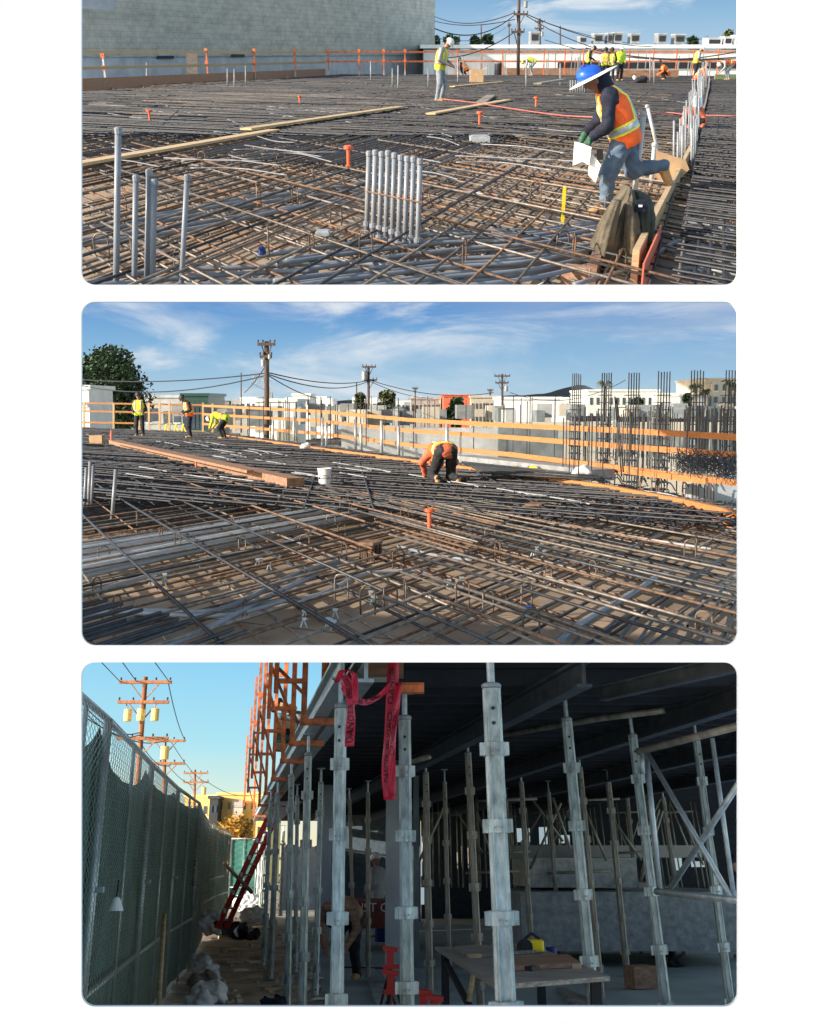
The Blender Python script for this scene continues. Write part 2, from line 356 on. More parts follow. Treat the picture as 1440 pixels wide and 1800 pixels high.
def nets(F_, lo, vox):
    ins = F_ < 0; nx, ny, nz = [q - 1 for q in F_.shape]
    S = np.zeros((nx, ny, nz, 3)); C = np.zeros((nx, ny, nz))
    idx = np.stack(np.meshgrid(np.arange(nx), np.arange(ny), np.arange(nz), indexing='ij'), -1).astype(float)
    cor = [(i, j, k) for i in (0, 1) for j in (0, 1) for k in (0, 1)]
    sl_ = lambda c: (slice(c[0], c[0] + nx), slice(c[1], c[1] + ny), slice(c[2], c[2] + nz))
    for a in cor:
        for ax in range(3):
            if a[ax]: continue
            b = list(a); b[ax] = 1; fa, fb = F_[sl_(a)], F_[sl_(b)]; m = (fa < 0) != (fb < 0)
            t = np.where(m, fa / np.where(m, fa - fb, 1), 0)
            P = idx + np.array(a, float); P[..., ax] += t
            S += np.where(m[..., None], P, 0); C += m
    act = C > 0; ids = -np.ones(act.shape, int); ids[act] = np.arange(act.sum())
    V = lo + vox * (S[act] / C[act][:, None]); faces = []
    for ax in range(3):
        b, c = [q for q in range(3) if q != ax]
        s0 = [slice(0, F_.shape[q]) for q in range(3)]; s1 = list(s0); s0[ax] = slice(0, -1); s1[ax] = slice(1, None)
        m = ins[tuple(s0)] != ins[tuple(s1)]; I = np.argwhere(m)
        I = I[(I[:, b] > 0) & (I[:, c] > 0) & (I[:, b] < act.shape[b]) & (I[:, c] < act.shape[c])]
        q = []
        for db, dc in ((1, 1), (0, 1), (0, 0), (1, 0)):
            J = I.copy(); J[:, b] -= db; J[:, c] -= dc; q.append(ids[tuple(J.T)])
        q = np.stack(q, 1); inside = ins[tuple(I.T)]; flip = inside if ax != 1 else ~inside
        q[~flip] = q[~flip][:, ::-1]; faces.append(q[(q >= 0).all(1)])
    return V, np.concatenate(faces)
def sdf_obj(name, m, parent, caps, vox, k=0.035, mask=None, noisef=None, loc=None):
    V, Fc = sdf_mesh(caps, vox, k, mask, noisef)
    b = MB(); b.v = [tuple(v) for v in V]; b.f = [tuple(int(i) for i in f) for f in Fc]
    if not b.v: return None
    return b.build(name, m, parent, loc=loc, smooth=True)
def folds(amp, fr, seed=0):
    def f(g):
        x, y, z = g[..., 0] * fr, g[..., 1] * fr, g[..., 2] * fr
        return amp * (np.sin(x * 2.1 + 1.7 * np.sin(z * 1.3 + seed) + seed) * np.sin(z * 1.9 + 1.3 * np.sin(y * 1.7 + seed)) + 0.5 * np.sin(z * 4.3 + x * 3.1 + seed) * np.sin(y * 3.7 + z))
    return f
# ---------------- people ----------------
POSE = {
 'stand': dict(pel=(0, 0, .95), che=(0, .02, 1.28), nek=(0, .02, 1.47), hed=(0, .05, 1.60), el=((-.26, -.03, 1.14), (.26, -.03, 1.14)), wr=((-.2, .17, .98), (.2, .17, .98)), kn=((-.12, .03, .49), (.12, .03, .49)), an=((-.13, -.02, .09), (.13, -.02, .09))),
 'lookdown': dict(pel=(0, -.03, .95), che=(0, .03, 1.27), nek=(0, .09, 1.45), hed=(0, .2, 1.54), el=((-.27, .03, 1.13), (.27, .03, 1.13)), wr=((-.12, .27, 1.0), (.12, .27, 1.0)), kn=((-.12, .05, .49), (.12, .0, .49)), an=((-.13, -.02, .09), (.13, -.08, .09))),
 'bend': dict(pel=(0, -.25, .86), che=(0, .14, .98), nek=(0, .32, .96), hed=(0, .44, .88), el=((-.26, .26, .70), (.26, .26, .70)), wr=((-.14, .42, .46), (.14, .42, .46)), kn=((-.14, .02, .47), (.14, .0, .47)), an=((-.14, -.14, .09), (.14, -.14, .09))),
 'crouch': dict(pel=(0, -.18, .38), che=(0, .08, .66), nek=(0, .2, .82), hed=(0, .3, .93), el=((-.3, .2, .5), (.3, .2, .5)), wr=((-.14, .42, .32), (.14, .42, .32)), kn=((-.2, .25, .50), (.2, .25, .50)), an=((-.16, -.02, .09), (.16, -.02, .09))),
 'kneel': dict(pel=(0, -.30, .56), che=(0, .12, .56), nek=(0, .28, .48), hed=(0, .40, .38), el=((-.3, .22, .34), (.3, .22, .34)), wr=((-.2, .42, .10), (.2, .42, .10)), kn=((-.17, .05, .10), (.17, .05, .10)), an=((-.18, -.40, .10), (.18, -.40, .10))),
 'walk': dict(pel=(0, 0, .93), che=(0, .04, 1.27), nek=(0, .07, 1.46), hed=(0, .12, 1.58), el=((-.27, -.12, 1.14), (.27, .1, 1.14)), wr=((-.24, .0, .95), (.22, .3, 1.05)), kn=((-.12, .2, .5), (.12, -.05, .48)), an=((-.12, .2, .09), (.12, -.32, .14))),
}
def person(label, loc, face, pose, top, legs, hat, vest=None, boots=M_boot, vox=0.022, H=1.75, joints=None, gloves=None, hood=None, brim=False, long_shirt=False, group=None):
    root = thing('person', label, 'person', loc, group)
    o = Vector(loc); s = H / 1.75; rot = Matrix.Rotation(R(face), 3, 'Z')
    T = (lambda p: tuple(o + rot @ (Vector(p) * s)))
    J = POSE[pose] if joints is None else joints
    if joints is not None: T = lambda p: tuple(Vector(p))
    pel, che, nek, hed = [Vector(T(J[q])) for q in ('pel', 'che', 'nek', 'hed')]
    lat = (rot @ Vector((1, 0, 0))) if joints is None else Vector(J['lat'])
    fwd = (rot @ Vector((0, 1, 0))) if joints is None else Vector(J['fwd'])
    EL = [Vector(T(q)) for q in J['el']]; WR = [Vector(T(q)) for q in J['wr']]
    KN = [Vector(T(q)) for q in J['kn']]; AN = [Vector(T(q)) for q in J['an']]
    SH = [che + (nek - che) * 0.62 + lat * q * 0.175 * s for q in (-1, 1)]
    HP = [pel + lat * q * 0.09 * s for q in (-1, 1)]
    TOE = [Vector(T(q)) for q in J['toe']] if 'toe' in J else [a + fwd * 0.17 * s - Vector((0, 0, 0.03)) for a in AN]
    if pose == 'kneel': TOE = [a - fwd * 0.04 + Vector((0, 0, -0.06)) for a in AN]
    upv = (nek - che).normalized()
    hd = (hed - nek).normalized(); hb0 = fwd * max(hd.z, .05) - Vector((0, 0, 1)) * max(0, 1 - hd.z); hf = (hb0 - hb0.dot(hd) * hd).normalized() if 'hf' not in J else Vector(J['hf']).normalized()
    ctr = hed + hd * 0.03 * s
    torso = [(pel + lat * q * .065 * s, che + lat * q * .085 * s, .115 * s, .125 * s) for q in (-1, 1)] + [(pel, che, .12 * s, .13 * s)]
    torso += [(SH[0], SH[1], .075 * s, .075 * s), (che + lat * q * .05 * s, nek - upv * .05 * s, .11 * s, .07 * s) if False else (che, nek - upv * .04 * s, .12 * s, .065 * s)]
    arms = [];
    for i in (0, 1): arms += [(SH[i], EL[i], .062 * s, .047 * s), (EL[i], WR[i], .046 * s, .032 * s)]
    legc = []
    for i in (0, 1): legc += [(HP[i], KN[i], .095 * s, .066 * s), (KN[i], AN[i], .062 * s, .045 * s)]
    head = [(nek - upv * .04 * s, hed, .058 * s, .055 * s), (ctr, ctr + hd * .02 * s, .088 * s, .088 * s), (ctr + hf * .03 * s - hd * .06 * s, ctr + hf * .055 * s - hd * .085 * s, .055 * s, .04 * s),
            (ctr + hf * .09 * s - hd * .005 * s, ctr + hf * .112 * s - hd * .035 * s, .014 * s, .018 * s)]
    head += [(ctr + lat * q * .088 * s - hd * .01 * s, ctr + lat * q * .09 * s - hd * .04 * s, .018 * s, .014 * s) for q in (-1, 1)]
    hands = []
    for i in (0, 1):
        d = (WR[i] - EL[i]).normalized()
        if 'hd' in J: d = Vector(J['hd'][i]).normalized()
        sd = lat * (1 if i == 0 else -1); pl = WR[i] + d * 0.05 * s
        pn = d.cross(sd).normalized(); sw = pn.cross(d).normalized()
        hands.append((WR[i], pl + d * .03 * s, .032 * s, .034 * s)); tip0 = pl + d * .045 * s
        for q, (ln) in enumerate((.062, .07, .066, .052)):
            bse = tip0 + sw * (q - 1.5) * .019 * s; mid = bse + (d * .8 + pn * .35) * ln * .55 * s; hands += [(bse, mid, .0095 * s, .0085 * s), (mid, mid + (d * .5 + pn * .75) * ln * .5 * s, .0085 * s, .007 * s)]
        tb = WR[i] + d * .03 * s - sw * .03 * s; hands.append((tb, tb + (d * .75 - sw * .5 + pn * .3) * .055 * s, .012 * s, .009 * s))
    hv = .011 if vox > .015 else .008
    body = sdf_obj('body', M_skin, root, [(a, b, r0 * .86, r1 * .86) for a, b, r0, r1 in torso + arms + legc] + head, vox, 0.03)
    for i in (0, 1): sdf_obj('glove' if gloves else 'hand', gloves or M_skin, body, hands[i * 10:i * 10 + 10], hv, 0.008)
    fo = lambda a, sd: folds(a * s, 16, sd)
    infl = lambda cs, q: [(a, b, r0 + q, r1 + q) for a, b, r0, r1 in cs]
    low = pel - upv * (.02 if not long_shirt else .1)
    jk = sdf_obj('jacket', top, body, infl(torso, .012) + [(a, b if i % 2 == 0 else b - (b - a).normalized() * .02, r0 + .012, r1 + (.012 if i % 2 == 0 else .016)) for i, (a, b, r0, r1) in enumerate(arms)], vox, 0.035, None, fo(.006, 1))
    tr = sdf_obj('trousers', legs, body, [(pel - lat * .06 * s, pel + lat * .06 * s, .125 * s, .125 * s)] + [(a, b, r0 + .014, r1 + .018) for a, b, r0, r1 in legc], vox, 0.04, None, fo(.007, 2))
    for i in (0, 1):
        sdf_obj('boot', boots, body, [(AN[i] + (KN[i] - AN[i]).normalized() * .08 * s, AN[i], .055 * s, .058 * s), (AN[i] - Vector((0, 0, .02)) * (0 if pose == 'kneel' else 1), TOE[i], .05 * s, .04 * s)], vox * .8, 0.02)
    if vest is not None:
        mid = (pel + che) / 2
        vl = (che - pel) * (.35 if pose == 'kneel' else 0); tv = [(pel + vl + upv * -.03 * s + lat * q * .07 * s, che + lat * q * .09 * s, .128 * s, .135 * s) for q in (-1, 1)] + [(pel + vl, che, .135 * s, .14 * s), (SH[0] * .85 + SH[1] * .15, SH[1] * .85 + SH[0] * .15, .088 * s, .088 * s), (che, nek - upv * .06 * s, .13 * s, .08 * s)]
        tv = infl(tv, .012)
        ax = (che - pel).normalized(); N = np.array
        vs_ = sdf_obj('vest', vest, body, tv, vox, 0.035, lambda g: np.maximum(-((g - N(pel + vl)) @ N(ax)) - (.1 if pose != 'kneel' else .02) * s, ((g - N(nek)) @ N(upv)) - .0), fo(.004, 3))
        def slab(pt, n_, hw): return lambda g: np.abs((g - N(pt)) @ N(n_)) - hw
        sm = M_silver
        for nm, mm, hw, q in (('trim_band', M_tapey if vest is M_vesto else M_vesto, .048, .005), ('reflective_band', sm, .028, .010)):
            sdf_obj(nm, mm, vs_, infl(tv, q), vox * .8, 0.035, slab(mid - ax * .06 * s, ax, hw * s), fo(.004, 3))
            for q2 in (-1, 1):
                sl1 = slab(mid + lat * q2 * .11 * s, lat, hw * s); sdf_obj(nm, mm, vs_, infl(tv, q), vox * .8, 0.035, lambda g, sl1=sl1: np.maximum(sl1(g), np.maximum(-((g - N(mid - ax * .06 * s)) @ N(ax)), ((g - N(nek)) @ N(upv)) + .005)), fo(.004, 3))
    # headgear
    rm = Matrix((lat, hf, hd)).transposed() if abs(lat.dot(hf)) < .2 else Matrix((hf.cross(hd), hf, hd)).transposed()
    b = MB(); r = .125 * s
    prof = [(r * 1.02, .0), (r * 1.03, .012), (r * 1.0, .04), (r * .88, .08), (r * .66, .11), (r * .36, .127), (.002, .132)]
    b.lathe(ctr + hd * .03 * s, prof, 18, rm)
    for q in range(-2, 3): b.tube([ctr + hd * (.03 + .09) * s + rm @ Vector((q * .016, -.09, -.005)), ctr + hd * (.03 + .135) * s + rm @ Vector((q * .016, 0, 0)), ctr + hd * (.03 + .09) * s + rm @ Vector((q * .016, .09, -.005))], .006 * s, 5)
    ht = b.build('hard_hat' if hat is not None else 'hair', hat or M_black, body, smooth=True)
    bb = MB()
    if brim: bb.lathe(ctr + hd * .03 * s, [(r * 1.0, .006), (r * 1.9, -.012), (r * 1.92, -.018), (r * 1.0, -.002)], 28, rm)
    else: bb.lathe(ctr + hd * .03 * s + hf * .035 * s, [(r * .9, .004), (r * 1.1, -.004), (r * 1.1, -.01), (r * .9, -.004)], 20, rm)
    bb.build('brim', M_hatw if brim else (hat or M_black), ht, smooth=True)
    if hood is not None:
        sdf_obj('hood', hood, body, [(nek - upv * .05, nek + hd * .05, .115, .105), (ctr - hf * .03, ctr - hf * .025 - hd * .05, .112, .11)], vox, 0.05, lambda g: ((g - np.array(ctr)) @ np.array(hf)) - .015)
    for q in (-1, 1):
        MB().lathe(ctr + hf * .078 * s + lat * q * .032 * s, [(.006, -.006), (.011, 0), (.006, .006)], 8).build('eye', M_black, body)
    MB().tube([ctr + hf * .093 * s - hd * .062 * s - lat * .022 * s, ctr + hf * .1 * s - hd * .062 * s, ctr + hf * .093 * s - hd * .062 * s + lat * .022 * s], .004, 5).build('mouth', M_rust, body)
    return root
# ---------------- shared builders ----------------
def text_mesh(s, size, ext=0.002):
    cu = bpy.data.curves.new('writing', 'FONT'); cu.body = s; cu.size = size; cu.extrude = ext; cu.align_x = 'CENTER'; cu.align_y = 'CENTER'
    o = bpy.data.objects.new('writing', cu); COL.objects.link(o); bpy.context.view_layer.update()
    me = bpy.data.meshes.new_from_object(o.evaluated_get(bpy.context.evaluated_depsgraph_get()))
    V = [v.co.copy() for v in me.vertices]; Fs = [tuple(p.vertices) for p in me.polygons]
    bpy.data.objects.remove(o); bpy.data.meshes.remove(me)
    return V, Fs
def building(name, label, px0, px1, ytop, Y, m, depth=12, rows=0, cols=0, base=-8.0, win=(.5, .5), parapet=True, group=None, wm=M_glass, z0=None, top_pad=.12):
    a = D(px0, ytop, Y); b = D(px1, ytop, Y); zt = (a.z + b.z) / 2
    z0 = z0 if z0 is not None else (-3 if zt > 3 else zt - 6)
    e = thing(name, label, 'building', (a.x, Y, z0), group)
    MB().box(((a.x + b.x) / 2, Y + depth / 2, (zt + z0) / 2), (b.x - a.x, depth, zt - z0)).build('wall', m, e)
    if parapet: MB().box(((a.x + b.x) / 2, Y + depth / 2, zt + .12), (b.x - a.x + .3, depth + .3, .25)).build('roof', m, e)
    if rows:
        sx = (b.x - a.x) / cols; H = zt - max(base, z0); sz = H / rows
        for i in range(cols):
            for j in range(rows):
                c = ((a.x + (i + .5) * sx), Y - .02, zt - (j + .5 + top_pad) * sz)
                f = MB().box(c, (sx * win[0], .1, sz * win[1])).build('window', wm, e)
                if sx * ppm(Vector((0, Y, 0))) > 12: MB().box((c[0], Y - .09, c[2] - sz * win[1] / 2 - .05), (sx * win[0] * 1.15, .12, .08)).build('sill', M_white, f)
    return e
def pole(label, px, ytop, ybase, Y, m, arms, trans=(), r=.16, z0=-4, mt=M_grey, lean=0, group='utility poles'):
    t = D(px, ytop, Y); bx = D(px + lean, ybase, Y); e = thing('utility_pole', label, 'utility pole', (bx.x, Y, z0), group)
    xb = bx.x + (bx.x - t.x) / max(.1, t.z - bx.z) * (bx.z - z0)
    r *= .62; MB().tube([(xb, Y, z0), t], [r, r * .75], 10).build('pole_shaft', m, e, smooth=True)
    for x0, x1, y in arms:
        a, b = D(x0, y, Y - r), D(x1, y, Y - r); a.z = b.z = (a.z + b.z) / 2
        ar = MB().beam(a, b, .13, .13).build('crossarm', m, e)
        for k in range(4):
            p = a.lerp(b, (.03, .3, .7, .97)[k]); MB().lathe(p + Vector((0, 0, .06)), [(.02, 0), (.02, .03), (.045, .05), (.03, .08), (.05, .10), (.02, .14)], 8).build('insulator', M_pole, ar)
        for sgn in (-1, 1):
            MB().beam((a + b) / 2 + Vector((sgn * abs(b.x - a.x) * .27, .0, -.06)), Vector((t.x + (xb - t.x) * .1, Y, (a.z) - .75)), .04, .04).build('brace', m, e)
    for x, y0, y1 in trans:
        a, b = D(x, y0, Y - r * 2.2), D(x, y1, Y - r * 2.2); h = a.z - b.z
        c = MB().lathe(b, [(h * .3, 0), (h * .33, .03), (h * .33, h * .9), (h * .36, h * .91), (h * .3, h)], 14).build('transformer', mt, e, smooth=False)
        MB().tube([a, a + Vector((0, 0, h * .3))], h * .06, 6).build('bushing', M_grey, c)
    return e
def wires(pairs, r=.02, label='black overhead cable between the utility poles', group='overhead cables'):
    for a, b, sag in pairs:
        pts = [a.lerp(b, t / 14) - Vector((0, 0, sag * 2.2 * (t / 14) * (1 - t / 14))) for t in range(15)]
        tag(MB().tube(pts, r, 4).build('overhead_cable', M_wire), label, 'cable', group)
def tree(name, label, base, h, w, m, rng, n=1500, leaf=.16, trunk_h=None, group=None, clumps=14, bark=M_bark):
    base = Vector(base); e = thing(name, label, 'tree', base, group); th = trunk_h if trunk_h is not None else h * .3
    b = MB().tube([base, base + Vector((.05 * h * .2, 0, th)), base + Vector((0, 0, h * .7))], [h * .03, h * .022, h * .008], 8)
    cl = []
    for i in range(clumps):
        a = rng.uniform(0, 2 * PI); u = rng.uniform(0, 1); rr = w / 2 * (.75 * math.sqrt(rng.random()))
        zz = th + (h - th) * (.12 + .78 * u); rr *= (1 - .55 * abs(u - .35) / .65)
        c = base + Vector((rr * math.cos(a), rr * math.sin(a), zz)); cl.append((c, w * rng.uniform(.12, .22)))
        b.tube([base + Vector((0, 0, th + (zz - th) * .35)), base.lerp(c, .6) + Vector((0, 0, (zz) * .2)), c], [h * .012, h * .008, h * .003], 5)
    b.build('trunk', bark, e, smooth=True)
    c = MB()
    for i in range(n):
        q, rad = rng.choice(cl); v = Vector((rng.gauss(0, 1), rng.gauss(0, 1), rng.gauss(0, .8))); v = v / max(.6, v.length) * rad * rng.random() ** .4 * 1.15
        p = q + v; s_ = leaf * rng.uniform(.6, 1.4); x = Vector((rng.uniform(-1, 1), rng.uniform(-1, 1), rng.uniform(-1, 1))).normalized(); y = x.orthogonal().normalized(); z_ = x.cross(y)
        c.add([p - x * s_, p + y * s_ * .6, p + x * s_, p - y * s_ * .6 + z_ * s_ * .3], [(0, 1, 2), (0, 2, 3)])
    c.build('crown', m, e)
    return e
def palm(label, base, h, rng, group='palms'):
    base = Vector(base); e = thing('palm_tree', label, 'palm tree', base, group)
    MB().tube([base, base + Vector((0, 0, h))], [h * .03, h * .02], 8).build('trunk', M_bark, e)
    c = MB()
    for i in range(26):
        a = rng.uniform(0, 2 * PI); el = rng.uniform(-.5, 1.2); L = h * .17; d = Vector((math.cos(a), math.sin(a), 0)); top = base + Vector((0, 0, h))
        pts = [top, top + d * L * .5 * math.cos(el * .5) + Vector((0, 0, L * .5 * math.sin(el))), top + d * L + Vector((0, 0, L * (.7 * math.sin(el) - .35)))]
        sd = d.cross(Vector((0, 0, 1))) * L * .13
        c.add([pts[0], pts[1] + sd, pts[2], pts[1] - sd, pts[1] + Vector((0, 0, .1))], [(0, 1, 4), (1, 2, 4), (2, 3, 4), (3, 0, 4)])
    c.build('crown', M_leafo, e)
    return e
def sky(pxr, y0, y1, Y, build_nodes, label):
    """curved backdrop of air far beyond everything in this place"""
    a0, a1 = pxr; pts = []
    b = MB().grid(lambda u, v: D(a0 + (a1 - a0) * u, y1 + (y0 - y1) * v, Y * (1 - .12 * abs(2 * u - 1) ** 2)), 16, 6)
    m = bpy.data.materials.new('sky_air'); m.use_nodes = True; n = m.node_tree.nodes; n.clear(); l = m.node_tree.links
    out = n.new('ShaderNodeOutputMaterial'); em = n.new('ShaderNodeEmission'); l.new(em.outputs[0], out.inputs[0])
    tc = n.new('ShaderNodeTexCoord'); sp = n.new('ShaderNodeSeparateXYZ'); l.new(tc.outputs['Object'], sp.inputs[0])
    build_nodes(n, l, tc, sp, em); em.inputs[1].default_value = 2 ** -EXPO
    o = b.build('sky', m, loc=(0, 0, 0)); tag(o, label, 'sky', kind='structure')
    o.visible_shadow = True
    return o
def ramp(n, l, src, stops, frm=(0, 1)):
    mr = n.new('ShaderNodeMapRange'); mr.inputs[1].default_value = frm[0]; mr.inputs[2].default_value = frm[1]; l.new(src, mr.inputs[0])
    r = n.new('ShaderNodeValToRGB'); e = r.color_ramp.elements
    while len(e) < len(stops): e.new(.5)
    for q, (p, c) in zip(e, stops): q.position = p; q.color = (*srgb(c), 1) if len(c) == 3 else c
    l.new(mr.outputs[0], r.inputs[0]); return r
def clouds(n, l, tc, scale, mapscale, rot, lo, hi, seed):
    mp = n.new('ShaderNodeMapping'); mp.inputs['Scale'].default_value = mapscale; mp.inputs['Rotation'].default_value = (0, rot, 0); mp.inputs['Location'].default_value = (seed, seed * 2, 0)
    l.new(tc.outputs['Object'], mp.inputs[0]); z = n.new('ShaderNodeTexNoise'); z.inputs['Scale'].default_value = scale; z.inputs['Detail'].default_value = 8; z.inputs['Roughness'].default_value = .6; z.inputs['Distortion'].default_value = .6
    l.new(mp.outputs[0], z.inputs[0]); r = n.new('ShaderNodeMapRange'); r.inputs[1].default_value = lo; r.inputs[2].default_value = hi; l.new(z.outputs[0], r.inputs[0]); r.interpolation_type = 'SMOOTHSTEP'
    return r
# ================= added white surround, made to glow, that frames the three places =================
place(1)
MW = Matrix()
def wall_opening():
    q = 4.0 / F; cu = bpy.data.curves.new('opening', 'CURVE'); cu.dimensions = '2D'; cu.fill_mode = 'BOTH'; cu.extrude = .006
    def spl(pts):
        s = cu.splines.new('POLY'); s.points.add(len(pts) - 1)
        for p, (x, y) in zip(s.points, pts): p.co = ((x - 720) * q, (900 - y) * q, 0, 1)
        s.use_cyclic_u = True
    def rr(x0, y0, x1, y1, r):
        o = []
        for cx, cy, a0 in ((x1 - r, y0 + r, -90), (x1 - r, y1 - r, 0), (x0 + r, y1 - r, 90), (x0 + r, y0 + r, 180)):
            for k in range(9): a = R(a0 + k * 90 / 8); o.append((cx + r * math.cos(a), cy + r * math.sin(a)))
        return o
    spl([(-420, -420), (1860, -420), (1860, 2220), (-420, 2220)])
    spl(rr(144, -60, 1296, 501, 24)); spl(rr(144, 531, 1296, 1134, 24)); spl(rr(144, 1164, 1296, 1768, 24))
    o = bpy.data.objects.new('opening', cu); COL.objects.link(o); bpy.context.view_layer.update()
    me = bpy.data.meshes.new_from_object(o.evaluated_get(bpy.context.evaluated_depsgraph_get())); bpy.data.objects.remove(o)
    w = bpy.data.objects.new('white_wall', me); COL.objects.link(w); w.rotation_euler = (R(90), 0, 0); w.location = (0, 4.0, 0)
    me.materials.clear(); me.materials.append(M_white); me.materials.append(emit('glowing_white', (1, 1, 1), 1.0 * 2 ** -EXPO))  # emission added so the surround renders pure white; nothing lights it from behind
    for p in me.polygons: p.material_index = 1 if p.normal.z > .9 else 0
    tag(w, 'added white surround wall, made to glow, with three openings one above the other', 'wall', kind='structure')
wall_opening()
# ================= PLACE 1: deck of reinforcing steel beside the block wall =================
place(1); rng = random.Random(11)
def sky1(n, l, tc, sp, em):
    r = ramp(n, l, sp.outputs['Z'], [(0, (186, 210, 228)), (.5, (150, 190, 222)), (1, (112, 160, 208))], (0, 16))
    c = clouds(n, l, tc, .035, (1, 1, 4.5), .1, .50, .72, 3)
    mx = n.new('ShaderNodeMixRGB'); mx.inputs[2].default_value = (*srgb((222, 232, 240)), 1); l.new(c.outputs[0], mx.inputs[0]); l.new(r.outputs[0], mx.inputs[1]); l.new(mx.outputs[0], em.inputs[0])
sky((60, 1390), -60, 150, 230, sky1, 'pale blue morning sky with thin streaks of cloud beyond the white roofs')
# ground far below and behind the deck
MB().grid(lambda u, v: Vector(((u - .5) * .72 * (62 + 170 * v), 62 + 170 * v, -1.2)), 4, 4).build('ground', M_under, loc=(0, 60, -1.2))['kind'] = 'structure'
deckpoly = [G(115, 511), G(1325, 511), G(1325, 134), G(600, 130), G(115, 168)]
MB().prism([p - Vector((0, 0, .03)) for p in deckpoly], (0, 0, .03)).build('deck', M_ply)['kind'] = 'structure'
tag(bpy.data.objects['deck'], 'plywood formwork deck under the mats of reinforcing bars in the upper view')
for c in ():
    pass
# ---- reinforcing mats
deckp = [G(115, 512), G(1325, 512), G(1325, 141), G(600, 138), G(115, 176)]
nearp = [G(115, 512), G(1325, 512), G(1325, 235), G(115, 280)]
bars = []
bars += bar_field(deckp, -400, .23, .055, .011, rng, cut=.25)
bars += bar_field(deckp, 1250, .20, .075, .011, rng, cut=.3)
bars += bar_field(deckp, -400, .32, .165, .011, rng, cut=.3)
bars += bar_field(deckp, 1250, .30, .185, .0115, rng, cut=.35)
bars += bar_field(nearp, 1250, 1.1, .21, .011, rng, cut=.5)
bars += bar_field(nearp, -400, 1.3, .22, .011, rng, cut=.5)
band = [G(330, 300), G(760, 330), G(1010, 190), G(760, 165)]
bars += bar_field(band, 1250, .10, .215, .012, rng, cut=.2, skip=.1)
bars += bar_field([G(600, 215), G(1190, 330), G(1180, 170), G(800, 160)], -400, .55, .23, .011, rng)
for y0 in (150, 178):
    bars += bar_field([G(150, y0 + 50), G(700, y0 + 30), G(900, y0), G(300, y0)], -2200, .35, .23, .010, rng)
farp = [G(115, 262), G(1325, 262), G(1325, 141), G(600, 138), G(115, 176)]
dk = []
for vx_, sp_, z_ in ((-400, .16, .20), (1250, .16, .22), (-2600, .22, .24), (420, .4, .23)): dk += bar_field(farp, vx_, sp_, z_, .013, rng, cut=.4)
dk += bar_field([G(1215, 520), G(1325, 520), G(1325, 180), G(1245, 180)], 1270, .09, .24, .014, rng, cut=.3) + bar_field([G(1175, 520), G(1325, 520), G(1325, 180), G(1245, 180)], -900, .14, .26, .012, rng)
fb = MB()
for pts_, r_ in dk: fb.tube(pts_, r_, 4, False)
tag(fb.build('rebar_mat', M_rebar_dark, loc=(0, 12, 0), smooth=True), 'dense dark bars crossing in several directions over the far half of the upper deck', 'rebar mat', kind='stuff')
lay(bars, 120, 'brown ribbed reinforcing bar tied into the mat over the plywood of the upper view', 'reinforcing bars of the upper deck', [M_rebar, M_rebar, M_rebar, M_rebar_dark, M_rust], rng, 'mass of thin dark reinforcing bars covering the far part of the upper deck')
# hoops / chairs
for i in range(26):
    p = G(rng.uniform(180, 1100), rng.uniform(250, 480), .1); h = rng.uniform(.12, .2); a = rng.uniform(0, PI); d = Vector((math.cos(a), math.sin(a), 0)) * .06
    tubeobj('rebar_hoop', arc([p - d, p - d + Vector((0, 0, h)), p + Vector((0, 0, h + .04)), p + d + Vector((0, 0, h)), p + d], 3), .007, M_rust if i % 2 else M_rebar, 'small bent steel hoop standing in the mat of the upper deck', 'rebar hoop', 'small bent hoops in the upper mat', 5)
# ---- grey conduits lying in the mat
def lie(pts, z, r, m, jit=0.0):
    return arc([G(x, min(y, 506), z) for x, y in pts], 6)
C1 = [[(120, 405), (300, 378), (480, 345), (640, 322), (760, 300)], [(120, 412), (310, 385), (490, 352), (660, 330), (800, 296)], [(120, 425), (300, 400), (470, 372), (640, 345), (700, 342)],
      [(120, 432), (330, 404), (520, 366), (650, 352), (720, 350)], [(200, 392), (330, 368), (470, 342), (600, 330), (680, 318)]]
for i in range(13):
    y = 408 + i * 8.2 + rng.uniform(-3, 3); dx = rng.uniform(-40, 40)
    C1.append([(470 + dx + 10 * i % 50, y + 34), (640 + dx, y + 14), (800 + dx, y - 4), (930, y - 6 - i), (1060 + dx * .4, y - 22 - i * 2)])
C1 += [[(120, 505), (260, 478), (430, 470), (600, 462), (720, 470)], [(120, 512), (280, 492), (440, 480), (560, 476)], [(120, 520), (300, 503), (480, 492), (640, 490)]]
C1 += [[(780, 335), (880, 345), (960, 372), (1030, 380)], [(1010, 500), (1110, 470), (1200, 420), (1296, 395)]]
for i in range(9):
    y = 330 + i * 20; C1.append([(1215 - i * 5, y), (1250, y + 5), (1310, y + rng.uniform(0, 25))])
for i, c in enumerate(C1):
    pale = False
    tubeobj('conduit', lie(c, .11 + rng.uniform(-.03, .05), 0, 0), .019 if i > 4 else .021, M_pvcl if pale else M_pvc, 'long grey plastic conduit snaking through the steel mat of the upper view', 'conduit', 'grey conduits lying in the upper mat')
for i in range(46):
    x, y = rng.uniform(150, 1180), rng.uniform(160, 300); L = rng.uniform(25, 90)
    tubeobj('conduit', lie([(x, y), (x + L, y + rng.uniform(-2, 12)), (x + 2 * L, y + rng.uniform(0, 16))], .24, 0, 0), .009, M_pvc, 'short pale conduit lying on top of the far steel mat', 'conduit', 'pale conduits on the far mat', 5)
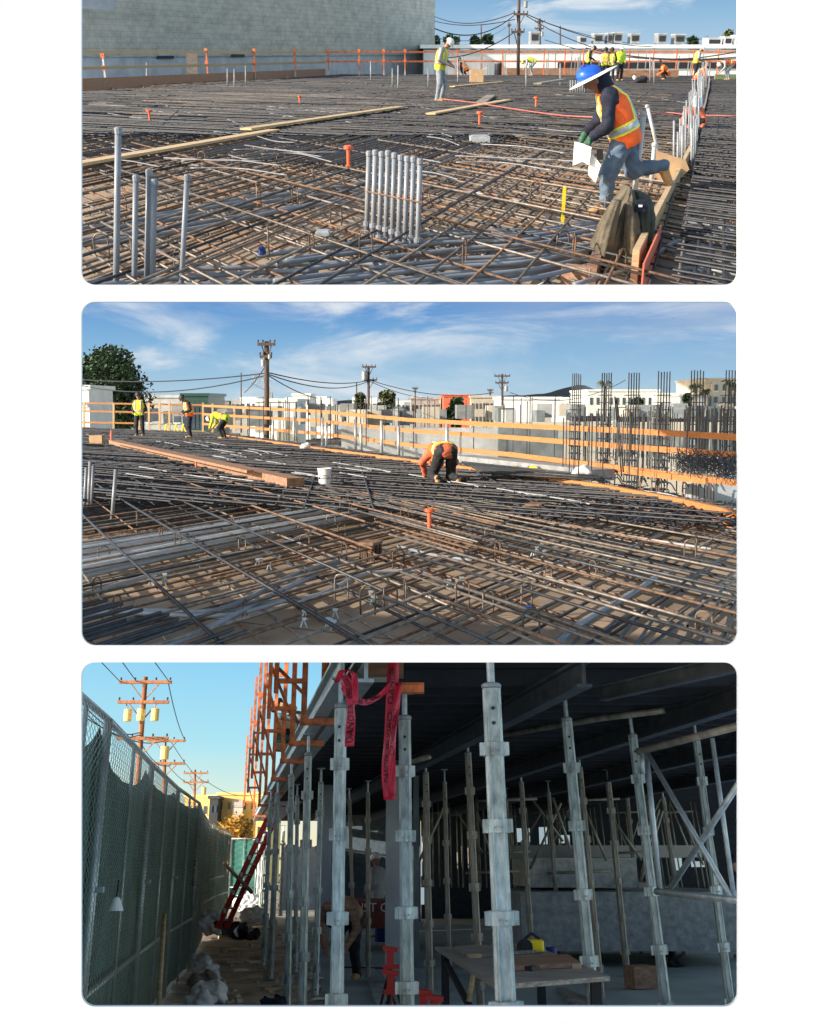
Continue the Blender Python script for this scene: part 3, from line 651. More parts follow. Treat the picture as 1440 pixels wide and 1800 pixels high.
# ---- upright conduits
def upright(px, yt, yb, wpx, label, group, m=M_pvc, lean=0, cap=True, zb=0.02):
    b = G(px, yb, zb); r = wpx / ppm(b) / 2; t = D(px + lean, yt, b.y)
    o = MB().tube([b, b.lerp(t, .5), t], r, 10).build('conduit_stub', m, smooth=True); tag(o, label, 'conduit stub', group)
    if cap and wpx > 5: MB().lathe(t - Vector((0, 0, .03)), [(r * 1.02, -.01), (r * 1.25, 0), (r * 1.25, .03), (r * .9, .04)], 10).build('coupling', m, o)
    return o, b, t
LG = [(204, 226, 520, 11, 4), (236, 310, 522, 10, 3), (258, 300, 515, 10, 4), (268, 317, 520, 10, 4), (318, 309, 520, 9, 11)]
for i, (x, t, b_, w, ln) in enumerate(LG):
    upright(x, t, b_, w, ['tallest grey conduit standing at the left edge of the upper view', 'grey conduit just right of the tallest one at the left edge', 'taller of the two conduits standing close together at lower left', 'shorter of the two conduits standing close together at lower left', 'leaning grey conduit standing alone right of the left group'][i], 'conduits standing at lower left of the upper view', lean=ln)
b0 = None
for i in range(9):
    x = 644 + i * 11.2; o, b, t = upright(x + 0, [267, 265, 268, 266, 270, 274, 276, 277, 281][i], 428 + i * 4.0, 9, 'grey conduit in the tight tied row of nine at the centre of the upper view', 'row of nine conduits', lean=5)
    for zz in (.12, .22): MB().lathe(b.lerp(t, zz) , [(.028, -.02), (.034, -.018), (.034, .018), (.028, .02)], 10).build('coupling', M_pvc, o)
    if i == 0: b0 = (b, t)
    b1 = (b, t)
for s_, dz in ((-1, 0), (1, .02)):
    p, q = b0[0].lerp(b0[1], .58), b1[0].lerp(b1[1], .60); off = Vector((0, s_ * .035, dz)); d = (q - p) * .06
    tubeobj('rebar', [p - d + off, q + d + off], .008, M_rust, 'rusty bar clamping the row of nine conduits' + (' from the front' if s_ < 0 else ' from behind'), 'rebar', None, 6)
RG = [(1112, 197, 372, 10, 20), (1143, 252, 345, 8, 8), (1162, 185, 290, 6, -24)]
for i, (x, t, b_, w, ln) in enumerate(RG):
    upright(x, t, b_, w, ['thick pale conduit leaning beside the crouching worker in the blue hat', 'shorter pale conduit standing right behind the hung jackets', 'thin pale conduit leaning left behind the worker in the blue hat'][i], 'pale conduits beside the worker', M_pvcl, ln)
for i in range(64):
    f = rng.random() ** 1.1; yb = 335 - f * 195; xb = 1206 + (335 - yb) * .22 + rng.uniform(-24, 12) * (1 - f * .5); h = (120 - 75 * f) * rng.uniform(.7, 1.15)
    upright(xb, yb - h, yb, max(1.4, 4.2 - 3.2 * f), 'grey conduit in the crowd of uprights along the deck edge at right', 'conduits standing along the right edge', M_pvc, rng.uniform(-2, 4), False)
for i in range(24):
    x = [1003, 1007, 1012, 1016, 1020, 1024, 1028][i % 7] if i < 7 else rng.choice([245, 252, 258, 262, 400, 412, 432, 445, 652, 690, 700, 712, 746, 753, 768, 805, 925, 930, 963, 977, 985, 1143, 1150])
    yb = 172 if i < 7 else (rng.uniform(148, 165)); upright(x, yb - (31 if i < 7 else rng.uniform(35, 52)), yb, 2.4, 'thin grey conduit upright far out on the upper deck', 'thin far uprights', M_pvc, 0, False)
# ---- timber boards lying on the mat
def plank(pts, z, w, h, m, label, name='plank', cat='plank', kids=True):
    a, b = G(*pts[0], z), G(*pts[1], z); o = MB().beam(a, b, w, h).build(name, m, bevel=.004); return tag(o, label, cat)
plank([(120, 291), (482, 229)], .26, .24, .04, M_wood, 'long pale scaffold board lying over the mat from the left edge')
plank([(432, 227), (704, 188)], .30, .24, .04, M_wood, 'second pale scaffold board overlapping the end of the long one')
plank([(757, 200), (892, 176)], .28, .24, .04, M_wood, 'pale board on the mat right of the worker with the white helmet')
plank([(795, 152), (882, 144)], .28, .24, .04, M_wood, 'short board on the far mat beside the cardboard box')
plank([(945, 147), (990, 140)], .9, .2, .04, M_woodd, 'thin grey board raised on uprights in the middle of the far mat')
plank([(846, 180), (863, 168)], .28, .3, .05, M_woodd, 'short grey timber offcut on the mat behind the pale board')
# ---- edge boards
def edge(pts, h, w, m, label, name='edge_board', z0=0.0):
    o = MB()
    for a, b in zip(pts[:-1], pts[1:]):
        A, B = G(*a, 0), G(*b, 0); o.beam(A + Vector((0, 0, z0 + h / 2)), B + Vector((0, 0, z0 + h / 2)), w, h)
    return tag(o.build(name, m), label, 'edge board')
edge([(120, 168), (572, 139)], .62, .06, M_woodb, 'brown timber edge board along the foot of the grey wall')
edge([(572, 139), (725, 152), (880, 171)], .22, .06, M_wood, 'timber kick board running right from the corner of the far mat')
edge([(881, 171), (1197, 197)], .22, .08, M_wood, 'long pale kick board across the middle of the far deck')
edge([(1112, 512), (1150, 425), (1212, 290)], .30, .05, M_wood, 'weathered plywood edge form running away at the right of the worker')
edge([(1212, 290), (1238, 200), (1247, 150)], .30, .05, M_woodd, 'far grey length of the edge form between the crowded conduits')
o = tag(MB().beam(G(1117, 497, .16), G(1150, 424, .16), .012, .26).build('painted_panel', M_redb), 'orange red painted panel on the near end of the edge form', 'panel')
o.matrix_world = Matrix.Translation((.045, 0, 0)) @ o.matrix_world
edge([(990, 500), (1040, 506)], .15, .10, M_woodb, 'brown timber block at the lower edge below the jackets', 'timber_block')
edge([(1037, 508), (1050, 470)], .15, .08, M_woodb, 'brown timber offcut pointing away below the jackets', 'timber_block')
# ---- braces
for i, (a, b) in enumerate([((1040, 440), (940, 472)), ((1045, 470), (930, 510)), ((1180, 330), (1290, 360)), ((1155, 400), (1250, 500)), ((1190, 345), (1290, 440)), ((1195, 310), (1275, 350)), ((1212, 268), (1285, 345)), ((1216, 255), (1290, 320)), ((1220, 240), (1285, 290)), ((1222, 228), (1280, 270)), ((1226, 215), (1275, 252)), ((1230, 205), (1272, 236)), ((1160, 250), (1110, 290)), ((1165, 240), (1105, 275)), ((1170, 228), (1120, 252)), ((1180, 215), (1130, 238))]):
    A = G(*a, .0); A2 = G(*b, .05); A = D(a[0], a[1] - 14, A.y)
    tubeobj('brace_rod', [A, A2], .011 if i < 6 else .014, M_pvcl, 'thin bright steel rod bracing the edge form at right', 'brace rod', 'rods bracing the edge form', 5)
for i, (x, y) in enumerate([(192, 150), (246, 148), (290, 142), (355, 140), (450, 136), (500, 133), (620, 146), (646, 148), (672, 152), (690, 152)]):
    A = D(x, y - 4, G(x, y + 8).y); tubeobj('brace_stick', [A, G(x + (14 if i < 6 else -14), y + 18, .05)], .022, M_pvcl, 'white raking stick propping the far edge board', 'brace', 'white raking sticks at the far edge board', 5)
# ---- guard rails
def rail_line(label, pts, zs, w, h, m, group, name='guard_rail', posts=(), pm=M_galv, ph=1.15, pw=.06, pg='guard rail posts', plabel='guard rail post', ortho=True):
    for k, z in enumerate(zs):
        b = MB(); P = [G(*p, 0) + Vector((0, 0, z)) for p in pts]
        for A, B in zip(P[:-1], P[1:]): b.beam(A, B, w, h)
        tag(b.build(name, m), label[k] if isinstance(label, (list, tuple)) else label, 'guard rail', group)
EL = [(120, 168), (572, 139)]; ER = [(572, 139), (765, 141), (930, 139)]
rail_line(['top rail in pale timber along the foot of the grey block wall', 'middle rail in pale timber along the foot of the grey block wall'], EL, (1.62, 1.0), .05, .12, M_wood, None)
rail_line(['top orange rail from the deck corner towards the white building', 'lower orange rail from the deck corner towards the white building'], [(572, 139), (765, 138), (1310, 137)], (1.62, 1.05), .05, .10, M_orange, None)
def rpost(px, y, h, m, label, group):
    b = G(px, y, 0); e = thing('rail_post', label, 'rail post', b, group)
    MB().box(b + Vector((0, 0, h / 2)), (.07, .07, h)).build('post', m, e)
    for z in (h - .12, h * .62): MB().box(b + Vector((0, -.05, z)), (.16, .10, .2)).build('bracket', M_orange, e)
    MB().box(b + Vector((0, 0, .25)), (.09, .09, .5)).build('sleeve', M_pvcl, e)
    return e
for i, x in enumerate([367, 450, 520, 578, 632, 675, 712]):
    rpost(x, max(139.5, 152 - (x - 367) * .06), 1.8, M_orange, 'orange guard post in the row along the far deck edge at left', 'orange guard posts')
rpost(188, 163, 1.6, M_galv, 'pale guard post near the left edge in front of the wall', None)
for i, x in enumerate(range(765, 1300, 38)):
    b = G(x + rng.uniform(-8, 8), 138, 0); tag(MB().box(b + Vector((0, 0, .9)), (.07, .07, 1.8)).build('rail_post', M_orange), 'orange guard post in the far row before the white building', 'rail post', 'far orange guard posts')
for i in range(30):
    b = G(rng.uniform(770, 1290), 139, 0); tag(MB().box(b + Vector((0, 0, .7)), (.05, .05, 1.0 + rng.random() * .7)).build('steel_stub', M_grey), 'thin grey steel stub at the far deck edge', 'steel stub', 'thin steel stubs at the far edge')
# ---- block wall building on the left
wy = G(120, 166).y
e = thing('block_wall_building', 'tall windowless grey block wall of the neighbouring building at upper left', 'building', (0, 66, 0))
def wallface(px0, px1, zt0, zt1, m, nm, dy=0, th=.4):
    A, B = G(px0, 166 - (px0 - 120) * .0625, 0), G(px1, 166 - (px1 - 120) * .0625, 0)
    # the wall runs straight in plan behind the left deck edge
    return A, B
A = D(60, 150, 57) * Vector((1, 1, 0)); Bc = D(764, 120, 112.0)
B = Vector((Bc.x, Bc.y, 0))
def vwall(b, A, B, z0, z1, th):
    d = (B - A).normalized(); nn = Vector((d.y, -d.x, 0)) * th
    b.prism([A + Vector((0, 0, z0)), B + Vector((0, 0, z0)), B + Vector((0, 0, z1)), A + Vector((0, 0, z1))], -nn); return b
wd = (B - A).normalized(); ang = math.atan2(wd.y, wd.x)
def wallobj(name, x0, x1, z0, z1, out, th, m, parent):
    b = MB().box(((x0 + x1) / 2, -out - th / 2, (z0 + z1) / 2), (x1 - x0, th, z1 - z0))
    me = b.build(name, m, None, loc=(0, 0, 0)); me.parent = parent
    me.matrix_world = Matrix(); me.matrix_basis = Matrix.Translation(A - Vector(parent['_o'])) @ Matrix.Rotation(ang, 4, 'Z')
    return me
L = (B - A).length
wallobj('wall', 0, L, -1.5, 6.6, -8, 8, M_cmu, e)
wallobj('lower_band', 0, L - .03, -1.45, 1.35, 0, .06, M_concb, e)
wallobj('painted_patch', .1, L * .13, 3.75, 5.6, 0, .008, M_concb, e)
wallobj('ledge', 0, L, 1.35, 1.42, .03, .12, M_conc, e)
wallobj('opening', .1, .55, .5, 1.35, .061, .03, M_black, e)
wallobj('opening', L * .185, L * .215, 1.25, 1.42, .16, .02, M_black, e)
wallobj('opening', L * .33, L * .36, 1.3, 1.48, .16, .02, M_black, e)
p = G(341, 148); tag(MB().box(p + Vector((0, -.1, 1.02)), (.62, .05, 1.25), Matrix.Rotation(R(3), 3, 'Y')).build('plywood_sheet', M_woodd), 'upright dark plywood sheet leaning on the brown edge board', 'plywood sheet')
tag(MB().beam(G(120, 176, .14), G(560, 150, .14), 1.6, .12).build('walkway_strip', M_concd), 'flat dark grey strip lying along the far edge board', 'strip')
# blue-grey low parapet right of the tall wall
a, b = D(764, 100, 84), D(860, 103, 84); tag(MB().box(((a.x + b.x) / 2, 84, .1), (b.x - a.x, .3, 2.4)).build('parapet', M_concb), 'low blue grey parapet right of the tall block wall', 'parapet')
# brown formwork bank at the far edge
for x0, x1, y0, y1, lab in ((890, 1040, 118, 133, 'left length of the brown formwork bank at the far deck edge'), (1085, 1190, 122, 140, 'right length of the brown formwork bank behind the dark tarp')):
    a, b = G(x0, y1 + 3, 0), G(x1, y1 + 3, 0); h = (y1 - y0) / ppm(a); tag(MB().box(((a.x + b.x) / 2, a.y, h / 2), (b.x - a.x, .5, h)).build('formwork_bank', M_woodb), lab, 'formwork')
a, b = G(1255, 148), G(1325, 148); tag(MB().box(((a.x + b.x) / 2, a.y, .25), (b.x - a.x, .2, .5)).build('formwork', mat('form_green', (.20, .25, .12), .8)), 'greenish formwork panel at the far right edge of the upper view', 'formwork')
# ---- white roofed building behind, with roof units
e = thing('white_building', 'long low white commercial building with roof units behind the far rail', 'building', (20, 100, -2))
a, b = D(745, 72, 100), D(1345, 88, 100)
MB().box(((a.x + b.x) / 2, 110, (a.z) / 2 - 1.2), (b.x - a.x, 20, a.z + 1.0)).build('wall', M_white, e)
MB().box(((a.x + b.x) / 2, 110, a.z - .45), (b.x - a.x + .6, 20.6, .3)).build('roof', M_white, e)
MB().box(((a.x + b.x) / 2 + 5, 99.9, .55), (b.x - a.x - 14, .1, .5)).build('opening', M_black, e)
for i, (x, y0, y1, w) in enumerate([(939, 58, 76, 16), (1023, 66, 76, 12), (1050, 61, 76, 16), (1070, 60, 76, 9), (1084, 59, 76, 15), (1114, 61, 76, 16), (1161, 61, 77, 15), (1192, 62, 77, 18), (1252, 68, 80, 26), (1276, 66, 80, 14), (1293, 64, 82, 10)]):
    c = D(x, (y0 + y1) / 2, 103); s = 1 / ppm(c); e2 = thing('roof_unit', 'grey air conditioning unit on the white roof, number {} of the row counted from the left pole'.format(i + 1) if 0 else ['wide dark unit just right of the tall pole', 'low dark unit left of the middle of the roof', 'square grey unit with pale top near the roof middle', 'narrow unit touching a wider one on its right', 'tall dark unit right of the narrow one', 'grey unit standing alone right of the paired units', 'dark unit left of the last dark pair', 'widest dark unit with pale base at right', 'long pale low unit near the right edge', 'pale unit before the far right tree', 'tall white unit at the very right edge'][i] + ' of the white roof', 'roof unit', (c.x, c.y, c.z), 'air conditioning units on the white roof')
    hh = (y1 - y0) * s; MB().box(c, (w * s, 1.6, hh)).build('cabinet', M_grey if i < 8 else M_white, e2)
    MB().box(c - Vector((0, .83, -hh * .05)), (w * s * .75, .04, hh * .55)).build('grille', M_black, e2); MB().box(c + Vector((0, 0, hh * .52)), (w * s * 1.05, 1.7, hh * .12)).build('lid', M_conc, e2)
# ---- poles, wires, distant trees
pole('tall dark utility pole with a transformer behind the far rail of the upper view', 913, -30, 118, 72, M_pole, [(903, 928, 25), (899, 922, 56)], [(924, 2, 14)], .19, -1, lean=-2)
pole('second utility pole with two crossarms beyond the white roof', 949, 32, 72, 125, M_pole, [(941, 958, 38), (940, 956, 50)], [(953, 56, 64)], .24, -1)
pole('short far pole with crossarm left of the tall dark pole', 895, 39, 68, 190, M_pole, [(892, 899, 44)], (), .22, -1)
pole('bare thin pole far off between the left trees', 846, 43, 68, 180, M_pole, [], (), .22, -1)
pole('bare thin pole far off right of the second utility pole', 985, 45, 72, 180, M_pole, [], (), .22, -1)
wires([(D(764, 29, 90), D(905, 22, 72), 1.0), (D(764, 37, 95), D(905, 34, 72), .6), (D(764, 50, 60), D(903, 28, 72), 1.2), (D(928, 26, 72), D(1245, 64, 120), 2.5), (D(926, 28, 72), D(1300, 90, 60), 2.2), (D(956, 38, 125), D(1300, 66, 150), 3), (D(1030, 84, 70), D(1300, 100, 60), .6), (D(764, 66, 110), D(895, 44, 190), 2), (D(764, 102, 70), D(905, 56, 72), .8), (D(958, 70, 90), D(1300, 103, 58), 1)], .03, 'black overhead cable crossing behind the white roof of the upper view', 'overhead cables of the upper view')
for i, (x, w, h) in enumerate([(767, 10, 7), (794, 30, 10), (835, 16, 8), (858, 20, 10), (1218, 26, 9), (1282, 36, 20)]):
    c = D(x, 72, 150); s = 1 / ppm(c); tree('distant_tree', ['small dark tree against the edge of the block wall', 'wide dark tree clump right of the block wall', 'small round far tree left of the short pole', 'round far tree just left of the tall dark pole', 'low far tree behind the roof units', 'feathery green tree over the right end of the white roof'][i], (c.x, c.y, c.z - 2), h * s + 2, w * s, M_leaf if i < 5 else M_leafo, rng, 500, .45, .6, 'distant trees of the upper view', 8)
# ---- small things on the deck
def holder(px, yt, yb, label, group='orange rail holders'):
    b = G(px, yb, .20); H = (yb - yt) / ppm(b); r = H * .09; e = thing('pipe_sleeve', label, 'pipe sleeve', b, group)
    MB().lathe(b, [(r * 1.6, 0), (r * 1.6, H * .05), (r, H * .07), (r, H * .8)], 12).build('stem', M_orplastic, e)
    MB().lathe(b + Vector((0, 0, H * .8)), [(r * .9, 0), (r * 2.2, H * .03), (r * 2.3, H * .16), (r * 1.7, H * .18)], 12).build('cap', M_orplastic, e)
    for s_ in (-1, 1): MB().box(b + Vector((s_ * r * 2.1, 0, H * .9)), (r * 1.3, r * .8, H * .1)).build('wing', M_orplastic, e)
for x, yt, yb, lab in ((264, 194, 216, 'orange plastic sleeve far left above the long board'), (527, 169, 184, 'orange plastic sleeve on the far mat below the wall'), (613, 257, 292, 'orange plastic sleeve left of the row of nine conduits'), (843, 197, 223, 'orange plastic sleeve left of the worker in the blue hat'), (942, 171, 190, 'orange plastic sleeve beside the kick board of the far mat')): holder(x, yt, yb, lab)
def jbox(px, py, w, z, label):
    p = G(px, py, z); s = w / ppm(p); e = thing('junction_box', label, 'junction box', p)
    MB().box(p, (s, s * 1.3, s * .3)).build('box', M_galv, e, bevel=.004); MB().box(p + Vector((0, 0, s * .17)), (s * .8, s, .006)).build('lid', M_pvcl, e)
jbox(843, 244, 34, .25, 'flat grey metal box lying on the bundled bars'); jbox(568, 409, 24, .2, 'galvanised box in the mat left of the row of conduits')
p = G(461, 448, .12); tag(MB().lathe(p, [(.02, 0), (.035, .01), (.03, .05), (.012, .07)], 10).build('plastic_cap', M_bluep), 'small blue plastic cap in the mat at lower left', 'cap')
e = thing('marker_stake', 'yellow plastic stake upright in the mat near the kneeling boot', 'stake', G(990, 405))
a = G(988, 405, .02); MB().box((a + D(993, 328, a.y)) / 2, (.03, .012, (D(993, 328, a.y) - a).length)).build('stake', M_yellow, e); MB().lathe(a, [(.04, 0), (.045, .04), (.03, .06)], 10).build('foot', M_pvcl, e)
def carton(px0, px1, yt, yb, label, open_=True):
    a, b = G(px0, yb, .2), G(px1, yb, .2); w = b.x - a.x; h = (yb - yt) / ppm(a); c = (a + b) / 2; e = thing('cardboard_box', label, 'cardboard box', c)
    for sx, sy, q in ((0, -1, (w, .01, h)), (0, 1, (w, .01, h)), (-1, 0, (.01, w * .8, h)), (1, 0, (.01, w * .8, h))): MB().box(c + Vector((sx * w / 2, sy * w * .4 + .0, h / 2)), q).build('side', M_card, e)
    for sx, an in ((-1, 35), (1, -25)): MB().box(c + Vector((sx * w * .62, 0, h + w * .05)), (w * .34, w * .8, .01), Matrix.Rotation(R(an), 3, 'Y')).build('flap', M_card, e)
    MB().box(c + Vector((0, 0, .02)), (w * .95, w * .75, .01)).build('base', M_card, e)
carton(826, 849, 124, 146, 'open brown cardboard box on the far mat of the upper view')
p = G(876, 134, .1); s = 1 / ppm(p); e = thing('waste_bin', 'tall black bin with a pale rim standing on the far mat', 'bin', p)
MB().lathe(p, [(6 * s, 0), (7 * s, 2 * s), (7.2 * s, 20 * s), (6 * s, 24 * s)], 16).build('body', M_black, e, smooth=True); MB().lathe(p + Vector((0, 0, 21 * s)), [(7.3 * s, 0), (7.4 * s, 1.2 * s)], 16).build('rim', M_pvcl, e)
p = G(1122, 148, .2); s = 1 / ppm(p); sdf_obj('tarp_bundle', M_bkcloth, None, [(p + Vector((-3 * s, 0, 6 * s)), p + Vector((7 * s, 0, 6 * s)), 7 * s, 8 * s), (p + Vector((5 * s, 0, 2 * s)), p + Vector((9 * s, 0, 3 * s)), 6 * s, 5 * s)], .06, .1, None, folds(.05, 4, 2), loc=p); tag(bpy.data.objects['tarp_bundle'], 'rounded bundle of black sheeting on the far mat', 'bundle')
sdf_obj('white_sack', M_bag, None, [(p + Vector((-8 * s, 0, 10 * s)), p + Vector((-4 * s, 0, 4 * s)), 4 * s, 4 * s)], .06, .1, None, folds(.04, 4, 5), loc=p); tag(bpy.data.objects['white_sack'], 'white sack propped against the black bundle', 'sack')
tubeobj('hose', arc([G(x, y, .3) for x, y in ((775, 174), (830, 180), (900, 191), (980, 202), (1040, 206), (1110, 210), (1165, 198), (1215, 202), (1296, 204))], 6), .016, M_hose, 'thin red hose snaking across the mat behind the worker in the blue hat', 'hose')
# cardboard beside the boot
Pb = G(1165, 345, 0); s = 1 / ppm(Pb)
e = thing('cardboard_sheet', 'torn flattened cardboard leaning behind the raised boot', 'cardboard', Pb)
q = lambda x, y, dy=0: D(x, y, Pb.y + .25 + dy)
MB().prism([q(1152, 264), q(1205, 281), q(1212, 298), q(1180, 330), q(1160, 318), q(1150, 300)], (0, .012, 0)).build('flap', M_card, e)
MB().prism([q(1150, 300, .1), q(1172, 306, .1), q(1172, 322, .1), q(1150, 318, .1)], (0, .012, .0)).build('flap', M_card, e)
p = G(1078, 262); 
# ---- people of place 1
YM = G(1045, 378).y
def J(x, y, dy=0): return D(x, y, YM + dy)
jm = dict(pel=J(1098, 238), che=J(1080, 188), nek=J(1062, 157), hed=J(1049, 143), el=(J(1068, 222, -.26), J(1052, 212, .22)), wr=(J(1040, 241, -.18), J(1030, 232, .16)),
          kn=(J(1070, 304, -.10), J(1112, 298, .12)), an=(J(1064, 360, -.06), J(1166, 292, .14)), toe=(J(1036, 376, -.10), J(1176, 322, .14)),
          lat=Vector((.12, -1, 0)).normalized() , fwd=Vector((-1, -.1, 0)).normalized(), hf=Vector((-.88, -.08, -.42)), hd=(Vector((-.5, 0, -.8)), Vector((-.4, 0, -.9))))
# lateral axis: figure faces left, so the near side is its left
jm['lat'] = Vector((0.10, 1, 0)).normalized()
worker = person('stooping worker in an orange vest and wide brimmed blue helmet holding white sheets', J(1050, 378), 0, None, M_navy, M_jean, M_hatb, M_vesto, M_boot, .0125, joints=jm, H=1.95, gloves=M_green, hood=M_navy, brim=True)
# emblem on the back, pouch, paper
def inplace(poly, dy, m, nm, parent, th=.01):
    b = MB().prism([J(x, y, dy) for x, y in poly], (0, th, 0)); return b.build(nm, m, parent)
inplace([(1050, 263), (1060, 262), (1061, 281), (1051, 281)], -.27, M_black, 'pouch', worker, .05)
b = MB()
for x, y, r in ((1097, 184, 2.2), (1101, 181, 1.6), (1103, 186, 2.0)): 
    pts = [J(x + r * math.cos(t * PI / 4), y + r * 1.3 * math.sin(t * PI / 4), -.165) for t in range(9)]; b.tube(pts, .004, 4)
b.tube([J(1100, 193, -.165), J(1104, 198, -.165), J(1108, 191, -.165)], .003, 4)
b.build('emblem', M_black, worker)
def sheetp(poly, tilt, label):
    c = sum(q[0] for q in poly) / len(poly)
    pts = [J(x, y, -.25 + tilt * (x - c) / 100 + (.02 if k % 2 else 0)) for k, (x, y) in enumerate(poly)]
    o = MB().prism(pts, (0, .003, 0)).build('paper_sheet', M_paper); tag(o, label, 'paper', 'sheets held by the stooping worker')
sheetp([(1010, 249), (1024, 252), (1040, 259), (1036, 291), (1023, 284), (1007, 291)], -.25, 'upper white sheet hanging from the gloved hand of the stooping worker')
sheetp([(1037, 266), (1046, 276), (1056, 290), (1047, 321), (1034, 307)], -.4, 'lower white sheet folded down behind the first one held by the stooping worker')
# jackets over the stub: draped cloth volumes
YJ = G(1090, 470).y
def Q(x, y, dy=0): return D(x, y, YJ + dy)
sc_ = ppm(Q(1090, 400))
jk = loft([(326, 1098, 1107), (338, 1090, 1114), (362, 1073, 1122), (392, 1060, 1127), (425, 1047, 1126), (452, 1042, 1122), (472, 1036, 1114), (489, 1062, 1098)], M_olive, 'draped_jacket', None, Q, .24, 5, .24, 1.0)
tag(jk, 'olive quilted jacket draped over the conduit stub at the edge form', 'jacket')
loft([(352, 1076, 1092), (385, 1062, 1086), (420, 1050, 1080), (446, 1046, 1078), (458, 1050, 1072)], M_olive, 'sleeve', jk, lambda x, y, d: Q(x, y, -.20), .10, 3, .2, 2.2)
loft([(356, 1100, 1112), (390, 1098, 1116), (430, 1096, 1118), (462, 1094, 1114), (470, 1098, 1110)], M_olive, 'sleeve', jk, lambda x, y, d: Q(x, y, -.17), .08, 3, .2, 4.2)
jk2 = loft([(336, 1114, 1128), (346, 1110, 1142), (372, 1109, 1148), (398, 1114, 1148), (415, 1120, 1142), (424, 1126, 1136)], M_olived, 'draped_jacket', None, lambda x, y, d: Q(x, y, .02), .17, 4, .2, 3.0)
tag(jk2, 'dark green jacket hanging just right of the olive quilted one', 'jacket')
b = MB().box(Q(1126, 362, -.16), (.08, .03, .09)).build('badge', M_navy, jk2); MB().box(Q(1126, 362, -.18), (.028, .01, .016)).build('badge_mark', M_paper, b)
# far workers
def wk(px, yb, face, pose, label, top, legs, hat, vest, H=1.75, z=.2, **k):
    return person(label, G(px, yb, z), face, pose, top, legs, hat, vest, H=H, vox=k.pop('vox', .03), **k)
wk(775, 180, -110, 'lookdown', 'standing worker in a white helmet, lime vest and pale jeans looking down', M_grey, M_jeanl, M_hatw, M_vesty, 1.85, boots=M_boot)
wk(816, 133, 60, 'crouch', 'worker in an orange vest squatting by the far rail near the block wall', M_bkcloth, M_bkcloth, None, M_vesto, 1.75)
wk(932, 134, 90, 'bend', 'bent worker with a yellow helmet seen through the far rail beside the tall pole', M_grey, M_jeanl, mat('helmet_yellow', (.8, .6, .05), .4), M_vesty, 1.75)
wk(1033, 140, -100, 'lookdown', 'bare headed worker in black sleeves and lime vest behind the blue helmet', M_bkcloth, M_bkcloth, None, M_vesty, 1.8)
wk(1061, 144, 180, 'stand', 'worker in a dark helmet and lime vest, left one of the close group', M_grey, M_bkcloth, M_black, M_vesty, 1.6)
wk(1073, 144, 150, 'stand', 'worker in a dark helmet and black sleeves in the middle of the close group', M_bkcloth, M_bkcloth, M_black, M_vesty, 1.6)
wk(1088, 143, 200, 'stand', 'worker in a bright lime shirt and white helmet at the right of the close group', M_vesty, M_bkcloth, M_hatw, None, 1.7)
wk(1168, 141, 90, 'crouch', 'worker in an orange vest crouching behind the brown formwork bank', M_vesto, M_bkcloth, M_black, M_vesto, 1.6)
wk(1221, 142, -90, 'lookdown', 'standing worker in white helmet and lime vest above the crowded conduits', M_grey, M_navy, M_hatw, M_vesty, 1.75)
wk(1228, 150, -90, 'crouch', 'crouching worker in an orange vest below the one in lime at right', M_vesto, M_bkcloth, M_skin, M_vesto, 1.5)
wk(1276, 142, 100, 'bend', 'bent worker in an orange vest at the far right of the upper view', M_grey, M_jeanl, M_hatw, M_vesto, 1.7)
wk(1212, 248, 180, 'crouch', 'worker with a white helmet half hidden low among the conduits at right', M_redb, M_bkcloth, M_hatw, None, 1.3, 0)
# ================= PLACE 2: the same kind of deck looking over the town =================
place(2); rng = random.Random(23)
def sky2(n, l, tc, sp, em):
    r = ramp(n, l, sp.outputs['Z'], [(0, (190, 212, 224)), (.28, (160, 198, 224)), (.62, (128, 178, 220)), (1, (92, 146, 208))], (0, 27))
    c = clouds(n, l, tc, .018, (1, 1, 3.6), .35, .45, .70, 5); c2 = clouds(n, l, tc, .007, (1, 1, 3.0), -.1, .34, .54, 9)
    mk = n.new('ShaderNodeMath'); mk.operation = 'MULTIPLY'; l.new(c2.outputs[0], mk.inputs[1]); l.new(c.outputs[0], mk.inputs[0])
    # the upper right is a broad thin grey veil
    xr = n.new('ShaderNodeMapRange'); xr.inputs[1].default_value = 5; xr.inputs[2].default_value = 75; l.new(sp.outputs['X'], xr.inputs[0])
    zr = n.new('ShaderNodeMapRange'); zr.inputs[1].default_value = 5; zr.inputs[2].default_value = 26; l.new(sp.outputs['Z'], zr.inputs[0])
    v = n.new('ShaderNodeMath'); v.operation = 'MULTIPLY'; l.new(xr.outputs[0], v.inputs[0]); l.new(zr.outputs[0], v.inputs[1])
    c3 = clouds(n, l, tc, .012, (1, 1, 4), .12, .30, .62, 2); v2 = n.new('ShaderNodeMath'); v2.operation = 'MULTIPLY'; l.new(v.outputs[0], v2.inputs[0]); l.new(c3.outputs[0], v2.inputs[1])
    mx = n.new('ShaderNodeMixRGB'); mx.inputs[2].default_value = (*srgb((226, 233, 240)), 1); l.new(mk.outputs[0], mx.inputs[0]); l.new(r.outputs[0], mx.inputs[1])
    m2 = n.new('ShaderNodeMixRGB'); m2.inputs[2].default_value = (*srgb((170, 186, 212)), 1); l.new(v2.outputs[0], m2.inputs[0]); l.new(mx.outputs[0], m2.inputs[1]); l.new(m2.outputs[0], em.inputs[0])
sky((60, 1390), 512, 760, 260, sky2, 'deep blue sky with streaked white clouds and a grey veil over the town')
MB().grid(lambda u, v: Vector(((u - .5) * .74 * (30 + 225 * v), 30 + 225 * v, -5.2)), 4, 4).build('ground', M_under, loc=(0, 60, -5.2))['kind'] = 'structure'
